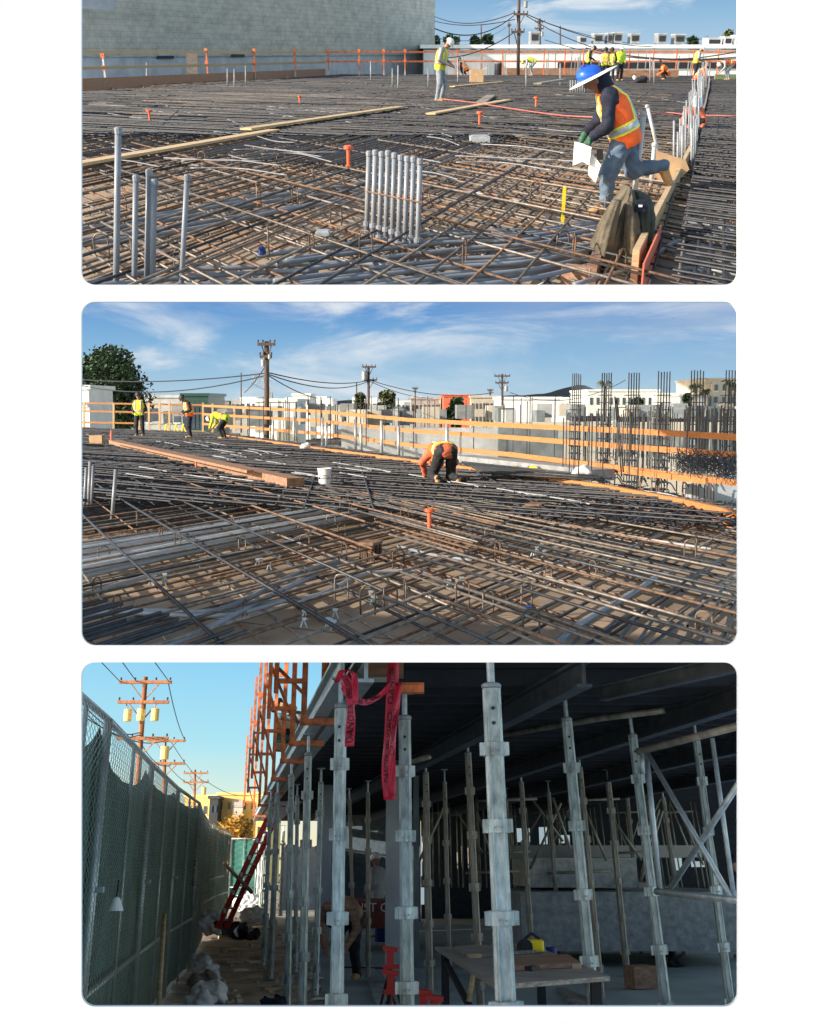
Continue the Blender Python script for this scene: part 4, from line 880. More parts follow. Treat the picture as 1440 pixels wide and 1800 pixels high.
MB().prism([G(935, 1000, -3.4), G(1400, 1000, -3.4), D(1400, 740, 60) * Vector((1, 1, 0)) + Vector((0, 0, -3.4)) if 0 else Vector((24, 62, -3.4)), Vector((-8, 62, -3.4))], (0, 0, .1)).build('lower_slab', M_conc)['kind'] = 'structure'
# deck polygon: its right edge is the long timber form
EDGE = [(140, 752), (357, 757), (395, 769), (560, 793), (720, 815), (840, 832), (1054, 862), (1195, 889), (1330, 922)]
dp = [G(115, 1143), G(1340, 1143), G(1340, 924), G(1195, 889), G(1054, 862), G(840, 832), G(720, 815), G(560, 793), G(395, 768), G(357, 757), G(115, 752)]
o = MB().prism([p - Vector((0, 0, .02)) for p in dp], (0, 0, .02)).build('deck', M_ply); tag(o, 'plywood formwork deck of the middle view', kind='structure')
cp = [G(115, 1143), G(1340, 1143), G(1340, 928), G(840, 834), G(395, 771), G(115, 757)]
np_ = [G(115, 1143), G(1340, 1143), G(1340, 928), G(800, 845), G(115, 850)]
bars = []
bars += bar_field(cp, -70, .28, .05, .010, rng, cut=.25) + bar_field(cp, 1700, .24, .072, .010, rng, cut=.25)
bars += bar_field(cp, -70, .44, .16, .011, rng, cut=.25) + bar_field(cp, 1700, .31, .195, .0115, rng, cut=.25)
bars += bar_field([G(115, 1143), G(700, 1143), G(620, 850), G(115, 850)], -70, .70, .215, .0135, rng, cut=.1)
bars += bar_field([G(620, 1143), G(1340, 1143), G(1340, 930), G(800, 850)], -150, .60, .21, .012, rng, cut=.3)
bars += bar_field([G(640, 920), G(860, 1143), G(1340, 1143), G(1340, 1060), G(820, 890)], -150, .36, .235, .012, rng, cut=.3)
bars += bar_field([G(480, 860), G(900, 940), G(760, 1010), G(560, 900)], -70, .13, .23, .012, rng, cut=.2)
lay(bars, 130, 'brown ribbed reinforcing bar tied into the mat over the plywood of the middle view', 'reinforcing bars of the middle deck', [M_rebar, M_rebar, M_rebar_dark, M_rust], rng, 'mass of thin dark reinforcing bars covering the far part of the middle deck')
fp = [G(115, 905), G(1340, 960), G(1340, 930), G(840, 836), G(395, 772), G(115, 758)]
dk = []
for vx_, sp_, z_ in ((-70, .17, .20), (1700, .17, .22), (-1500, .24, .24), (600, .45, .23)): dk += bar_field(fp, vx_, sp_, z_, .013, rng, cut=.4)
dk += bar_field([G(115, 1143), G(560, 1143), G(115, 1040)], 1500, .10, .24, .013, rng, cut=.3) + bar_field([G(115, 950), G(480, 930), G(520, 850), G(115, 840)], 1650, .10, .1, .02, rng)
dk += bar_field([G(900, 1143), G(1340, 1143), G(1340, 1010)], 1400, .12, .12, .013, rng, cut=.3)
fb = MB()
for pts_, r_ in dk: fb.tube(pts_, r_, 4, False)
tag(fb.build('rebar_mat', M_rebar_dark, loc=(0, 12, 0), smooth=True), 'dense dark bars crossing in several directions over the middle deck', 'rebar mat', kind='stuff')
for i in range(34):
    p = G(rng.uniform(160, 1280), rng.uniform(900, 1120), .1); h = rng.uniform(.10, .18); a = rng.uniform(0, PI); d = Vector((math.cos(a), math.sin(a), 0)) * .05
    tubeobj('rebar_hoop', arc([p - d, p - d + Vector((0, 0, h)), p + Vector((0, 0, h + .03)), p + d + Vector((0, 0, h)), p + d], 3), .007, M_rust if i % 2 else M_rebar, 'small bent steel hoop standing in the mat of the middle deck', 'rebar hoop', 'small bent hoops in the middle mat', 5)
def lie2(pts, z): return arc([G(x, min(y, 1138), z) for x, y in pts], 6)
CC = []
for i in range(13):
    t = i / 12; CC.append(([(120, 958 + 62 * t), (260, 938 + 50 * t), (400, 915 + 42 * t), (540, 893 + 36 * t), (640, 884 + 26 * t)], mat('pvc_band', (.56, .56, .56), .45, 0, 6, .1) if i % 4 else M_pvcl, .026))
for k, (pts, m, r) in enumerate([([(120, 1052), (240, 1018), (390, 978), (480, 962), (560, 930)], M_pvcl, .018), ([(120, 1090), (230, 1074), (370, 1076), (450, 1062), (560, 1046), (640, 1010), (750, 1002)], M_pvcl, .02),
        ([(120, 1084), (200, 1076), (330, 1082), (420, 1078), (520, 1050)], M_pvcl, .016), ([(190, 1140), (330, 1092), (430, 1055), (520, 1010), (600, 985)], M_pvc, .022), ([(280, 1140), (380, 1098), (470, 1050), (560, 1008)], M_pvc, .022),
        ([(120, 1112), (260, 1088), (400, 1070)], M_pvc, .02), ([(720, 860), (800, 880), (900, 905), (1010, 925), (1120, 945), (1250, 965)], M_pvcl, .014), ([(860, 900), (960, 918), (1060, 940)], M_pvcl, .02),
        ([(980, 1130), (1030, 1092), (1110, 1045), (1160, 1010)], M_pvc, .026), ([(640, 880), (700, 862), (760, 850)], M_pvc, .02), ([(700, 960), (760, 975), (830, 985)], M_pvc, .016),
        ([(1100, 860), (1170, 868), (1230, 885), (1296, 896)], M_pvcl, .012)]): CC.append((pts, m, r))
for pts, m, r in CC: tubeobj('conduit', lie2(pts, .12 + rng.uniform(-.02, .06)), r, m, 'pale grey conduit running through the steel mat of the middle view', 'conduit', 'conduits lying in the middle mat')
for i in range(40):
    x, y = rng.uniform(200, 1000), rng.uniform(775, 850); y = max(y, 775 + (x - 400) * .16 + 8)
    tubeobj('conduit', lie2([(x, y), (x + 20, y + 3), (x + rng.uniform(30, 60), y + 8)], .25), .010, M_pvcl, 'short bright conduit lying on the far mat of the middle view', 'conduit', 'short conduits on the far middle mat', 5)
# ---- edge board, beam, planks
b = MB()
for a, c in zip(EDGE[2:-1], EDGE[3:]): b.beam(G(*a, .18), G(*c, .18), .09, .22)
tag(b.build('edge_board', M_woodo), 'long orange timber form curving along the deck edge of the middle view', 'edge board')
b = MB().beam(G(232, 767, .1), G(396, 772, .1), .07, .2); tag(b.build('edge_board', M_wood), 'short far timber form left of the bending workers', 'edge board')
b = MB(); b.beam(G(200, 778, .28), G(520, 850, .28), .30, .18); b.beam(G(196, 776, .40), G(440, 829, .40), .12, .05)
tag(b.build('timber_beam', M_woodb), 'long reddish brown timber beam lying on the mat at left of the middle view', 'timber beam')
tag(MB().beam(G(815, 808, .2), G(1060, 835, .2), .55, .22).build('steel_bundle', M_grey), 'dark bundle of straight bars stacked behind the edge board', 'bar bundle')
for k in range(14):
    a, c = G(812 + k * 3, 812 + k * 1.5, .33), G(1052 + rng.uniform(-30, 25), 836 + k * .6, .33); tubeobj('rebar', [a, c], .02, M_rebar_dark, 'straight dark bar on top of the bundle behind the edge board', 'rebar', 'bars on the stacked bundle', 5)
p = G(1012, 832, .35); sdf_obj('white_sack', M_bag, None, [(p, p + Vector((.18, 0, .05)), .09, .11)], .03, .05, None, folds(.03, 9, 3), loc=p); tag([o for o in bpy.data.objects if o.name.startswith('white_sack')][-1], 'small white sack resting on the dark bar bundle', 'sack')
p = G(534, 787, .25); sdf_obj('white_sack', M_bag, None, [(p, p + Vector((.12, 0, .05)), .12, .1)], .04, .05, None, folds(.03, 9, 3), loc=p); tag([o for o in bpy.data.objects if o.name.startswith('white_sack')][-1], 'small white bag on the long edge board near the bending worker', 'sack')
# ---- rails: three orange boards on grey uprights
def railp(pts, label, m=M_woodo, w=.05, h=.105, group=None):
    b = MB()
    for a, c in zip(pts[:-1], pts[1:]): b.beam(a, c, w, h)
    tag(b.build('guard_rail', m), label, 'guard rail', group)
ER2 = [(357, 762), (560, 788), (720, 806), (900, 828), (1100, 854), (1320, 884)]
def onr(i, y): return D(ER2[i][0], y, G(*ER2[i]).y)
railp([onr(0, 713), onr(1, 723), onr(2, 738), onr(3, 748), onr(4, 757), onr(5, 770)], 'top orange timber board of the three running along the deck edge')
railp([onr(0, 728), onr(1, 740), onr(2, 757), onr(3, 769), onr(4, 785), onr(5, 802)], 'middle orange timber board of the three running along the deck edge')
railp([onr(0, 745), onr(1, 762), onr(2, 782), onr(3, 799), onr(4, 824), onr(5, 852)], 'lowest orange timber board of the three running along the deck edge')
railp([onr(3, 806) + Vector((.6, 0, -.1)), onr(4, 828), onr(5, 848) - Vector((.7, 0, -.02))], 'second board doubled onto the lowest orange one at right', h=.1)
for i, x in enumerate([480, 517, 522, 567, 574, 625, 635, 671, 701, 786]):
    t = (x - 357) / (720 - 357); yb = 762 + 44 * t + 4; p = G(x, yb, 0); q = D(x, 732 + 18 * t - (8 if i % 2 else 0), p.y)
    tubeobj('rail_upright', [p, q], .045, M_galv, 'pale grey upright carrying the orange boards at the middle of the deck edge', 'upright', 'pale uprights of the deck edge')
FL = [(120, 757), (357, 761)]
railp([D(120, 708, G(120, 757).y), D(357, 712, G(357, 757).y)], 'top pale board of the far rail at left', M_woodo, h=.09)
railp([D(120, 722, G(120, 757).y), D(357, 727, G(357, 757).y)], 'middle pale board of the far rail at left', M_woodo, h=.09)
railp([D(120, 742, G(120, 757).y), D(240, 744, G(240, 757).y)], 'lowest pale board of the far rail at left', M_woodo, h=.09)
for x in (148, 200, 245, 262, 281, 298, 357, 374, 412): 
    p = G(x, 760, 0); tag(MB().beam(p, D(x, 708 + max(0, (x - 357) * .08), p.y), .1, .1).build('rail_post', M_wood), 'timber post of the far rail in the middle view', 'rail post', 'timber posts of the far rail')
for x in (288, 305, 318): 
    p = G(x, 764, 0); tag(MB().beam(p, D(x + 5, 745, p.y), .08, .05).beam(p + Vector((.3, 0, 0)), D(x + 3, 746, p.y), .05, .05).build('trestle_leg', M_yellow), 'yellowish timber brace standing at the far rail', 'brace', 'yellow braces at the far rail')
# ---- lower level seen through the rail
def pier(px0, px1, yt, Y, z0, m, label, name='concrete_wall'):
    a, c = D(px0, yt, Y), D(px1, yt, Y); tag(MB().box(((a.x + c.x) / 2, Y + .2, (a.z + z0) / 2), (c.x - a.x, .4, a.z - z0)).build(name, m), label, 'concrete wall')
pier(870, 1330, 742, 46, -5, M_tan, 'long pale wall of the next structure behind the steel uprights')
pier(720, 875, 752, 36, -5, M_conc, 'grey concrete wall between the orange boards left of the steel uprights')
pier(876, 992, 748, 35.8, -5, M_concd, 'dark grey recessed wall behind the orange boards')
pier(600, 720, 748, 40, -5, M_conc, 'pale grey wall left of the recessed dark one')
pier(1215, 1330, 838, 19, -2.2, M_conc, 'grey concrete corner block low at the right edge')
b = MB(); a, c = D(990, 765, 30), D(1330, 788, 26); b.beam(a, c, .5, .35); tag(b.build('slab_edge', M_concd), 'dark slab edge running across the uprights at right', 'slab edge')
b = MB(); a, c = D(1000, 792, 28), D(1330, 815, 24); b.beam(a, c, .1, .06); tag(b.build('slab_edge', M_concd), 'thin dark line of a lower slab behind the uprights', 'slab edge')
for i, (x0, x1, yt, h_) in enumerate([(1085, 1140, 738, 10), (1150, 1210, 741, 10), (1240, 1296, 746, 12), (1008, 1060, 736, 9)]):
    a, c = D(x0, yt, 47), D(x1, yt, 47); tag(MB().box(((a.x + c.x) / 2, 47, a.z), (c.x - a.x, .5, h_ / 36)).build('wall_opening', M_black), 'dark gap under the pale far structure behind the uprights', 'opening', 'dark gaps of the far structure')
# starter bars: single verticals
for i in range(220):
    if i < 165: x = 985 + 311 * rng.random() ** .8; yb, yt, Y, r = rng.uniform(800, 850), rng.uniform(712, 735), rng.uniform(17, 30), .012
    else: x = rng.uniform(425, 990); yb, yt, Y, r = 770 + (x - 425) * .06, rng.uniform(696, 712), rng.uniform(30, 48), .016
    a = D(x, yt, Y); z0 = max(-3.0, D(x, yb, Y).z)
    tag(MB().tube([(a.x, Y, z0), a], r, 5).build('starter_bar', M_rebar_dark), ('dark steel starter bar standing in the thicket at the right of the middle view' if i < 165 else 'thin steel starter bar rising behind the orange boards towards the far poles'), 'starter bar', 'starter bars in the thicket' if i < 165 else 'thin starter bars behind the boards')
for i, (x0, x1, yt) in enumerate([(1007, 1021, 657), (1059, 1075, 656), (1106, 1124, 655), (1158, 1178, 653), (1216, 1237, 651), (1277, 1298, 650)]):
    Y = 24; e = thing('column_cage', ['leftmost', 'second', 'third', 'fourth', 'fifth', 'rightmost'][i] + ' tall column cage of vertical bars and ties above the town at right', 'column cage', D((x0 + x1) / 2, 800, Y), 'column cages')
    for k in range(5):
        a = D(x0 + (x1 - x0) * k / 4, yt + rng.uniform(-1, 1), Y + (k % 2) * .4); MB().tube([(a.x, a.y, -3.6), a], .014, 5).build('bar', M_rebar_dark, e)
    a, c = D(x0, 700, Y), D(x1, 700, Y); w = c.x - a.x
    for k in range(16): MB().box(((a.x + c.x) / 2, Y + .2, 1.75 - k * .17), (w + .05, .45, .02)).build('tie', M_rebar_dark, e)
for x, y0, y1 in ((1081, 697, 838), (1084, 700, 830)):
    Y = 17; tubeobj('starter_bar', [D(x + 12, y1, Y), D(x, y0, Y)], .012, M_rebar_dark, 'thick dark bar leaning left across the orange boards' if x == 1081 else 'second dark bar close beside the leaning one', 'starter bar', None, 6)
for i in range(30):
    x = rng.uniform(1000, 1260); p = G(x, 865 + (x - 1000) * .1, -.3); h = rng.uniform(.3, .8)
    tubeobj('bent_bar', arc([p, p + Vector((0, 0, h)), p + Vector((.06, 0, h + .05)), p + Vector((.16, 0, h - .1))], 3), .012, M_rust if i % 3 else M_rebar_dark, 'bent bar sticking up just beyond the edge board at right', 'bent bar', 'bent bars beyond the edge board', 5)
b = MB()
for k in range(420):
    x = rng.uniform(1190, 1310); y = rng.uniform(800, 832) + (1250 - x) * -.1; p = D(x, y, rng.uniform(14.5, 17)); d = Vector((rng.uniform(-.12, .12), rng.uniform(-.1, .1), rng.uniform(-.12, .12))); b.tube([p - d, p + d], .0045, 4)
tag(b.build('rebar_tangle', M_rebar_dark), 'tangle of thin grey steel above the concrete corner at the right edge', 'steel tangle', kind='stuff')
b = MB()
for k in range(300):
    x = rng.uniform(1090, 1310); y = 853 + (x - 1090) * .17 + rng.uniform(-2, 14); p = D(x, y, G(x, y + 6, -.35).y); d = Vector((rng.uniform(-.3, .3), rng.uniform(-.2, .2), rng.uniform(-.06, .06))); b.tube([p - d, p + d], .010, 4)
tag(b.build('rebar_tangle', M_rebar, loc=(3, 12, 0)), 'strewn brown wire and bar ends beyond the orange edge board', 'steel tangle', kind='stuff')
# ---- distant town
building('white_apartment_block', 'long white three storey block behind the column cages at right', 1034, 1160, 688, 130, M_cream, 14, 3, 11, -3, (.4, .45))
building('white_apartment_block', 'lower white building wing right of the long white block', 1158, 1215, 694, 128, M_cream, 12, 2, 6, -3, (.35, .5))
building('tan_tower', 'tan apartment building with a round corner at the right edge of the middle view', 1252, 1340, 668, 120, M_tan, 16, 5, 6, -4, (.4, .5))
c = D(1248, 662, 121); tag(MB().lathe((c.x, c.y + 1, -2), [(1.6, 0), (1.6, c.z + 1.2), (1.8, c.z + 1.25), (1.8, c.z + 1.7), (1.5, c.z + 1.8)], 20).build('corner_turret', M_tan), 'round tan turret at the left corner of the tan apartment building', 'turret')
building('grey_building', 'pale grey colonnaded wing before the tan tower', 1196, 1244, 697, 118, M_conc, 8, 1, 10, -1, (.4, .6))
building('red_building', 'red stucco building in the middle of the skyline', 780, 828, 697, 120, M_redb, 10, 0, 0)
building('tan_building', 'low tan building with a window row right of the red one', 828, 880, 699, 118, M_tan, 10, 2, 8, -1, (.4, .4))
building('white_shed', 'long plain white shed between the far poles and hills', 884, 985, 702, 100, M_white, 10, 0, 0)
building('grey_building', 'dark grey low building left of the red one', 722, 772, 702, 125, M_conc, 8, 1, 7, 0, (.4, .5), wm=M_black)
building('white_shed', 'white pitched shed right of the main utility pole', 448, 520, 706, 85, M_cream, 8, 0, 0)
building('white_shed', 'bright white block between the two nearest poles', 515, 545, 695, 140, M_white, 8, 1, 4, 1)
building('grey_building', 'wide flat grey roof behind the far rail at left', 255, 350, 699, 95, M_conc, 10, 1, 6, -1, (.7, .3))
building('glass_building', 'dark green glass front below the flat roof at left', 320, 366, 696, 90, mat('dark_green_glass', (.03, .07, .06), .3), 8, 1, 6, -1, (.8, .6))
building('white_container', 'white container standing at the left edge behind the rail', 120, 156, 684, 62, M_white, 5, 3, 2, -2, (.7, .1), wm=M_grey)
for i in range(46):
    x = rng.uniform(330, 1030); w = rng.uniform(8, 34); yt = rng.uniform(697, 706)
    building('distant_house', 'small pale house in the far band of roofs on the skyline', x, x + w, yt, rng.uniform(150, 210), rng.choice([M_white, M_tan, M_conc, M_cream]), 6, 1 if w > 14 else 0, 3, 0, (.5, .4), False, 'distant houses of the town')
for i in range(60):
    x = rng.uniform(250, 1330); yt = rng.uniform(709, 724); Y = rng.uniform(62, 95)
    a, c = D(x, yt, Y), D(x + rng.uniform(10, 34), yt, Y); tag(MB().box(((a.x + c.x) / 2, Y, a.z - .5), (c.x - a.x, 3, 1.0)).build('low_roof', rng.choice([M_conc, M_conc, M_concd, M_tan, M_grey])), 'low flat roof in the yards below the skyline of the middle view', 'roof', 'low roofs below the skyline')
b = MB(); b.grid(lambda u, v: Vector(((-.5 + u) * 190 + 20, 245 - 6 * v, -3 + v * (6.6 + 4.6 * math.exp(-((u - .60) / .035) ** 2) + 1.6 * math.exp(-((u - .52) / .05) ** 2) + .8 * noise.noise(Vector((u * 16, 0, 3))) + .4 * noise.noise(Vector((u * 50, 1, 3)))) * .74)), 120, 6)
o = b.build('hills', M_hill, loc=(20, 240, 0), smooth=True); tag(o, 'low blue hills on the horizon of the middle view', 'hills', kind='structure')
c = G(190, 780); tree('broad_tree', 'big dense dark green tree at the left edge of the middle view', (D(183, 700, 75).x, 75, -3), 8.5, 7.0, M_leaf, rng, 16000, .15, 2, None, 44)
for i, (x, yt, w, Y) in enumerate([(678, 682, 40, 110), (632, 688, 32, 112), (800, 700, 36, 100), (1208, 690, 20, 116), (1120, 700, 24, 110)]):
    a = D(x, yt, Y); tree('green_tree', ['bushy green tree behind the second pole', 'green tree just left of the second pole', 'brown bare looking tree before the red building', 'dark tree between the white wing and tan tower', 'dark shrub tree before the long white block'][i], (a.x, Y, -2), a.z + 2, w / ppm(a), M_leafo if i < 2 else M_leaf, rng, 900, .35, 1, 'town trees', 12)
for i, (x, yt) in enumerate([(1063, 677), (1224, 682), (1240, 690), (1283, 676), (1292, 680)]):
    a = D(x, yt, 100); palm(['palm before the long white block', 'tall palm left of the tan tower', 'shorter palm before the tan tower', 'left palm of the pair at the right edge', 'right palm of the pair at the right edge'][i], (a.x, 100, -2), a.z + 2, rng)
pole('tall utility pole with a transformer and cross arms left of the centre sky', 469, 600, 765, 46, M_pole, [(453, 484, 605), (457, 478, 627)], [(463, 632, 644), (474, 623, 631)], .22, -4, group='utility poles of the middle view')
pole('second utility pole with a transformer right of the tall one', 648, 643, 730, 80, M_pole, [(637, 661, 645), (640, 663, 668)], [(641, 652, 668)], .2, -3, group='utility poles of the middle view')
pole('third utility pole with two crossarms over the white shed', 883, 657, 715, 95, M_pole, [(869, 897, 661), (871, 894, 673)], [(890, 678, 688)], .2, -3, group='utility poles of the middle view')
for i, x in enumerate((424, 627, 243, 730, 862)): pole(['bare thin pole left of the tall utility pole', 'bare thin pole left of the second utility pole', 'bare thin pole above the big tree', 'bare thin far pole in the middle of the town', 'small far pole left of the third utility pole'][i], x, [655, 672, 652, 681, 684][i], 715, 120, M_pole, [] if i < 3 else [(x - 5, x + 5, [0, 0, 0, 683, 686][i])], (), .14, -2, group='utility poles of the middle view')
wires([(D(120, 665, 60), D(467, 656, 46), .5), (D(120, 672, 62), D(467, 660, 46), 1.2), (D(472, 655, 46), D(648, 669, 80), .6), (D(472, 658, 46), D(646, 671, 80), 1.0), (D(650, 670, 80), D(760, 700, 110), .6), (D(472, 660, 46), D(560, 700, 70), .3), (D(650, 668, 80), D(868, 690, 95), 1.2), (D(897, 690, 95), D(1100, 668, 90), 2.2), (D(469, 640, 46), D(430, 690, 60), .2)], .028, 'black overhead cable crossing the sky of the middle view', 'overhead cables of the middle view')
e = thing('crane_boom', 'thin lattice crane boom leaning left of the tall utility pole', 'crane', D(470, 700, 90)); b = MB(); A, B = D(441, 673, 90), D(474, 690, 90); o1 = Vector((.1, 0, .75))
for off in (Vector(), o1): b.tube([A + off, B + off * 1.3], .04, 5)
for k in range(9): b.tube([A.lerp(B, k / 8) + (o1 * (1 + .3 * k / 8) if k % 2 else Vector()), A.lerp(B, min(1, (k + 1) / 8)) + (Vector() if k % 2 else o1 * (1 + .3 * k / 8))], .025, 4)
b.build('lattice', M_grey, e); MB().beam(B, D(476, 715, 90), .5, .5).build('mast', M_grey, e)
# ---- people, bucket, boxes
wk2 = wk
wk2(246, 768, 180, 'stand', 'worker in a lime vest with one hand on the hip near the left tree', M_bkcloth, M_bkcloth, M_black, M_vesty, 1.75, vox=.026)
wk2(333, 771, 120, 'lookdown', 'worker in an orange vest and dark cap standing with his back half turned', M_bkcloth, M_navy, None, M_vesto, 1.7, vox=.026)
wk2(388, 772, 75, 'bend', 'worker in a lime vest bending low over the end of the edge board', M_vesty, M_bkcloth, M_hatw, M_vesty, 1.6, vox=.026)
wk2(777, 848, 12, 'kneel', 'kneeling worker in an orange vest seen from behind at the deck edge', M_redb, M_bkcloth, M_redb, M_vesto, 1.75, vox=.018)
for i, x in enumerate((918, 940)):
    p = D(x, 822, 20.5); person(['left', 'right'][i] + ' of two lime vested workers low behind the bar bundle', (p.x, p.y, p.z - 1.0), 100 + 60 * i, 'bend', M_vesty, M_bkcloth, M_vesty, M_vesty, vox=.03, H=1.6)
p = G(571, 852, .24); s = 1 / ppm(p); e = thing('bucket', 'white plastic bucket with dark printing standing on the mat', 'bucket', p)
MB().lathe(p, [(9.6 * s, 0), (10.2 * s, 2 * s), (12 * s, 27 * s), (12.8 * s, 27.5 * s), (12.8 * s, 29 * s), (12 * s, 29.2 * s), (11.6 * s, 29 * s), (9.8 * s, 3 * s)], 28).build('body', M_hatw, e, smooth=False)
V, Fs = text_mesh('GREEN LINE', 4.6 * s, .001); V2 = [p + Vector((11.6 * s * math.sin(v.x / (11 * s)), -11.6 * s * math.cos(v.x / (11 * s)), 12 * s + v.y)) for v in V]; b = MB(); b.add(V2, Fs)
b.box(p + Vector((-8.5 * s, -8.1 * s, 12 * s)), (2.4 * s, .5 * s, 4 * s)); b.build('printing', M_black, e)
hp = [p + Vector((12.9 * s * math.cos(t * PI / 12), -13 * s * math.sin(t * PI / 12), 26 * s - 9 * s * math.sin(t * PI / 12))) for t in range(13)]; MB().tube(hp, .5 * s, 5).build('handle', M_grey, e)
carton(160, 182, 765, 781, 'small open cardboard box on the mat at the far left')
for x, yt, yb, lab in ((755, 893, 932, 'orange plastic sleeve standing in the middle of the mat'), (345, 808, 824, 'orange plastic sleeve beside the brown timber beam')): holder(x, yt, yb, lab, 'orange sleeves')
o = tubeobj('red_stake', [G(196, 784, .1), D(196, 758, G(196, 784).y)], .045, M_orplastic, 'thin red stake upright beside the cardboard box', 'stake')
for x, y, w, lab in ((651, 954, 15, 'rusty steel stud rail block near the centre of the mat'), (943, 886, 15, 'rusty steel stud rail block further back at right')):
    p = G(x, y, .24); s = 1 / ppm(p); e = thing('steel_plate', lab, 'steel plate', p)
    MB().box(p, (w * 2 * s, w * 2.6 * s, .03), Matrix.Rotation(R(-24), 3, 'Z')).build('plate', M_rust, e)
    b = MB()
    for i in range(7):
        for j in range(3): q = p + Matrix.Rotation(R(-24), 3, 'Z') @ Vector(((i - 3) * w * .3 * s, (j - 1) * w * .9 * s, 0)); b.tube([q, q - Vector((0, 0, .17))], .012, 6)
    b.build('studs', M_rust, e)
for (x, y, l) in ((928, 1079, 'bright blue plastic cap on the plywood at lower right'), (232, 1020, None)):
    if l: p = G(x, y, .06); tag(MB().lathe(p, [(.03, 0), (.032, .05), (.02, .06)], 10).build('plastic_cap', mat('cap_blue', (.02, .16, .55), .4)), l, 'cap')
for i in range(26):
    x, y = rng.choice([(278, 1018), (288, 1012), (300, 1016), (458, 986), (545, 1080), (575, 1092), (600, 1074), (660, 1046), (800, 1020), (930, 966), (950, 962)]); p = G(x + rng.uniform(-16, 16), y + rng.uniform(-8, 8), .2)
    tag(MB().box(p, (.035, .02, .015)).tube([p - Vector((.02, 0, .06)), p], .005, 5).tube([p + Vector((.02, 0, -.06)), p], .005, 5).build('bar_chair', M_galv), 'small bright wire chair under the bars of the middle mat', 'bar chair', 'small wire chairs')
def up2(x, yt, yb, w, ln, label):
    b_ = G(x, yb, .02); r = w / ppm(b_) / 2; t = D(x + ln, yt, b_.y); o = MB().tube([b_, t], r, 10).build('conduit_stub', M_pvc, smooth=True); tag(o, label, 'conduit stub', 'conduits standing at the left edge of the middle view'); MB().lathe(b_, [(r * 1.3, 0), (r * 1.3, .08), (r, .1)], 10).build('coupling', M_pvc, o)
up2(196, 825, 926, 7, 8, 'single grey conduit standing right of the edge group in the middle view')
for x, yt, w, l in ((150, 822, 6, 'left'), (157, 811, 7, 'tallest'), (162, 818, 6, 'right')): up2(x - 2, yt, 902, w, 4, l + ' conduit of the three standing together at the left edge of the middle view')
# ================= PLACE 3: alley between a screened fence and the shored deck =================
place(3); rng = random.Random(31)
def sky3(n, l, tc, sp, em):
    r = ramp(n, l, sp.outputs['Z'], [(0, (252, 236, 196)), (.25, (222, 242, 226)), (.55, (176, 230, 244)), (1, (146, 212, 246))], (4, 36))
    l.new(r.outputs[0], em.inputs[0])
sky((100, 1360), 1150, 1620, 190, sky3, 'clear turquoise evening sky fading to warm cream at the skyline')
def gfn(u, v):
    Y = 5.5 * (190 / 5.5) ** v; X = (u - .5) * .78 * Y - .02 * Y
    z = .0 if X > -.5 - (Y - 7) * .1 else (.05 * noise.noise(Vector((X * 1.3, Y * 1.3, 0))) + .03 * noise.noise(Vector((X * 5, Y * 5, 1))))
    return Vector((X, Y, z - .03))
o = MB().grid(gfn, 130, 190).build('ground', M_dirt, loc=(0, 8, 0), smooth=True); tag(o, 'churned brown dirt of the alley in the lower view', kind='structure')
o = MB().prism([Vector((-.62, 9.4, -.2)), Vector((3.2, 9.4, -.2)), Vector((9.5, 29, -.2)), Vector((-2.6, 29, -.2))], (0, 0, .215)).build('floor_slab', M_slab); tag(o, 'smooth grey green concrete floor under the shored deck', kind='structure')
# ---- chain link fence with green windscreen
FP = [Vector((-1.82, 5.3, 0)), Vector((-2.02, 6.95, 0)), Vector((-2.50, 10.2, 0)), Vector((-2.95, 13.5, 0)), Vector((-3.32, 16.8, 0)), Vector((-3.90, 20.1, 0)), Vector((-4.42, 23.4, 0))]
FPH = 2.42
def fence(a, c, lab, cell, r, scr=M_screen, sag=.24):
    e = thing('chain_link_fence', lab, 'fence', a, 'chain link fence panels'); L = (c - a).length; d = (c - a).normalized()
    for p in (a + d * .03, c - d * .03): MB().tube([p, p + Vector((0, 0, FPH))], .026, 10).build('post', M_galv, e, smooth=True)
    MB().tube([a + d * .03 + Vector((0, 0, FPH)), c - d * .03 + Vector((0, 0, FPH))], .024, 10).build('top_rail', M_galv, e, smooth=True)
    MB().tube([a + d * .03 + Vector((0, 0, .72)), c - d * .03 + Vector((0, 0, .72))], .022, 8).build('mid_rail', M_galv, e, smooth=True)
    MB().tube([(a + c) / 2, (a + c) / 2 + Vector((0, 0, FPH))], .016, 8).build('brace_post', M_galv, e, smooth=True)
    nn = Vector((d.y, -d.x, 0))
    b = MB(); n = int(L / cell); m = int(FPH / cell)
    for i in range(n):
        pts = []
        for k in range(m * 2 + 1):
            s_ = (i + .5 + (.5 if k % 2 else -.5) * (1 if i % 2 else -1) ) * cell; pts.append(a + d * min(L, max(0, s_)) + Vector((0, 0, k * cell * .5 + .02)) + nn * (.035 + (.004 if k % 2 else 0)))
        b.tube(pts, r, 3, False)
    b.build('chain_link', M_link, e)
    def f(u, v):
        p = a + d * (L * u); top = FPH - .05 - sag * (1 - abs(2 * u - 1) ** 2.6) if scr is M_screen else FPH - .05
        return p - nn * (.05 + .03 * noise.noise(Vector((p.y * 2, v * 4, 0)))) + Vector((0, 0, .03 + (top - .03) * v))
    b = MB().sheet(f, 30, 12, nn * -.004); b.build('windscreen', scr, e, smooth=True)
    return e
labs = ['nearest chain link panel with sagging green windscreen at the left edge', 'second chain link panel from the viewer behind the doubled posts', 'third chain link panel with the rake handle leaning on it', 'fourth chain link panel further along the alley', 'fifth chain link panel further along the alley', 'sixth chain link panel near the far bend of the fence']
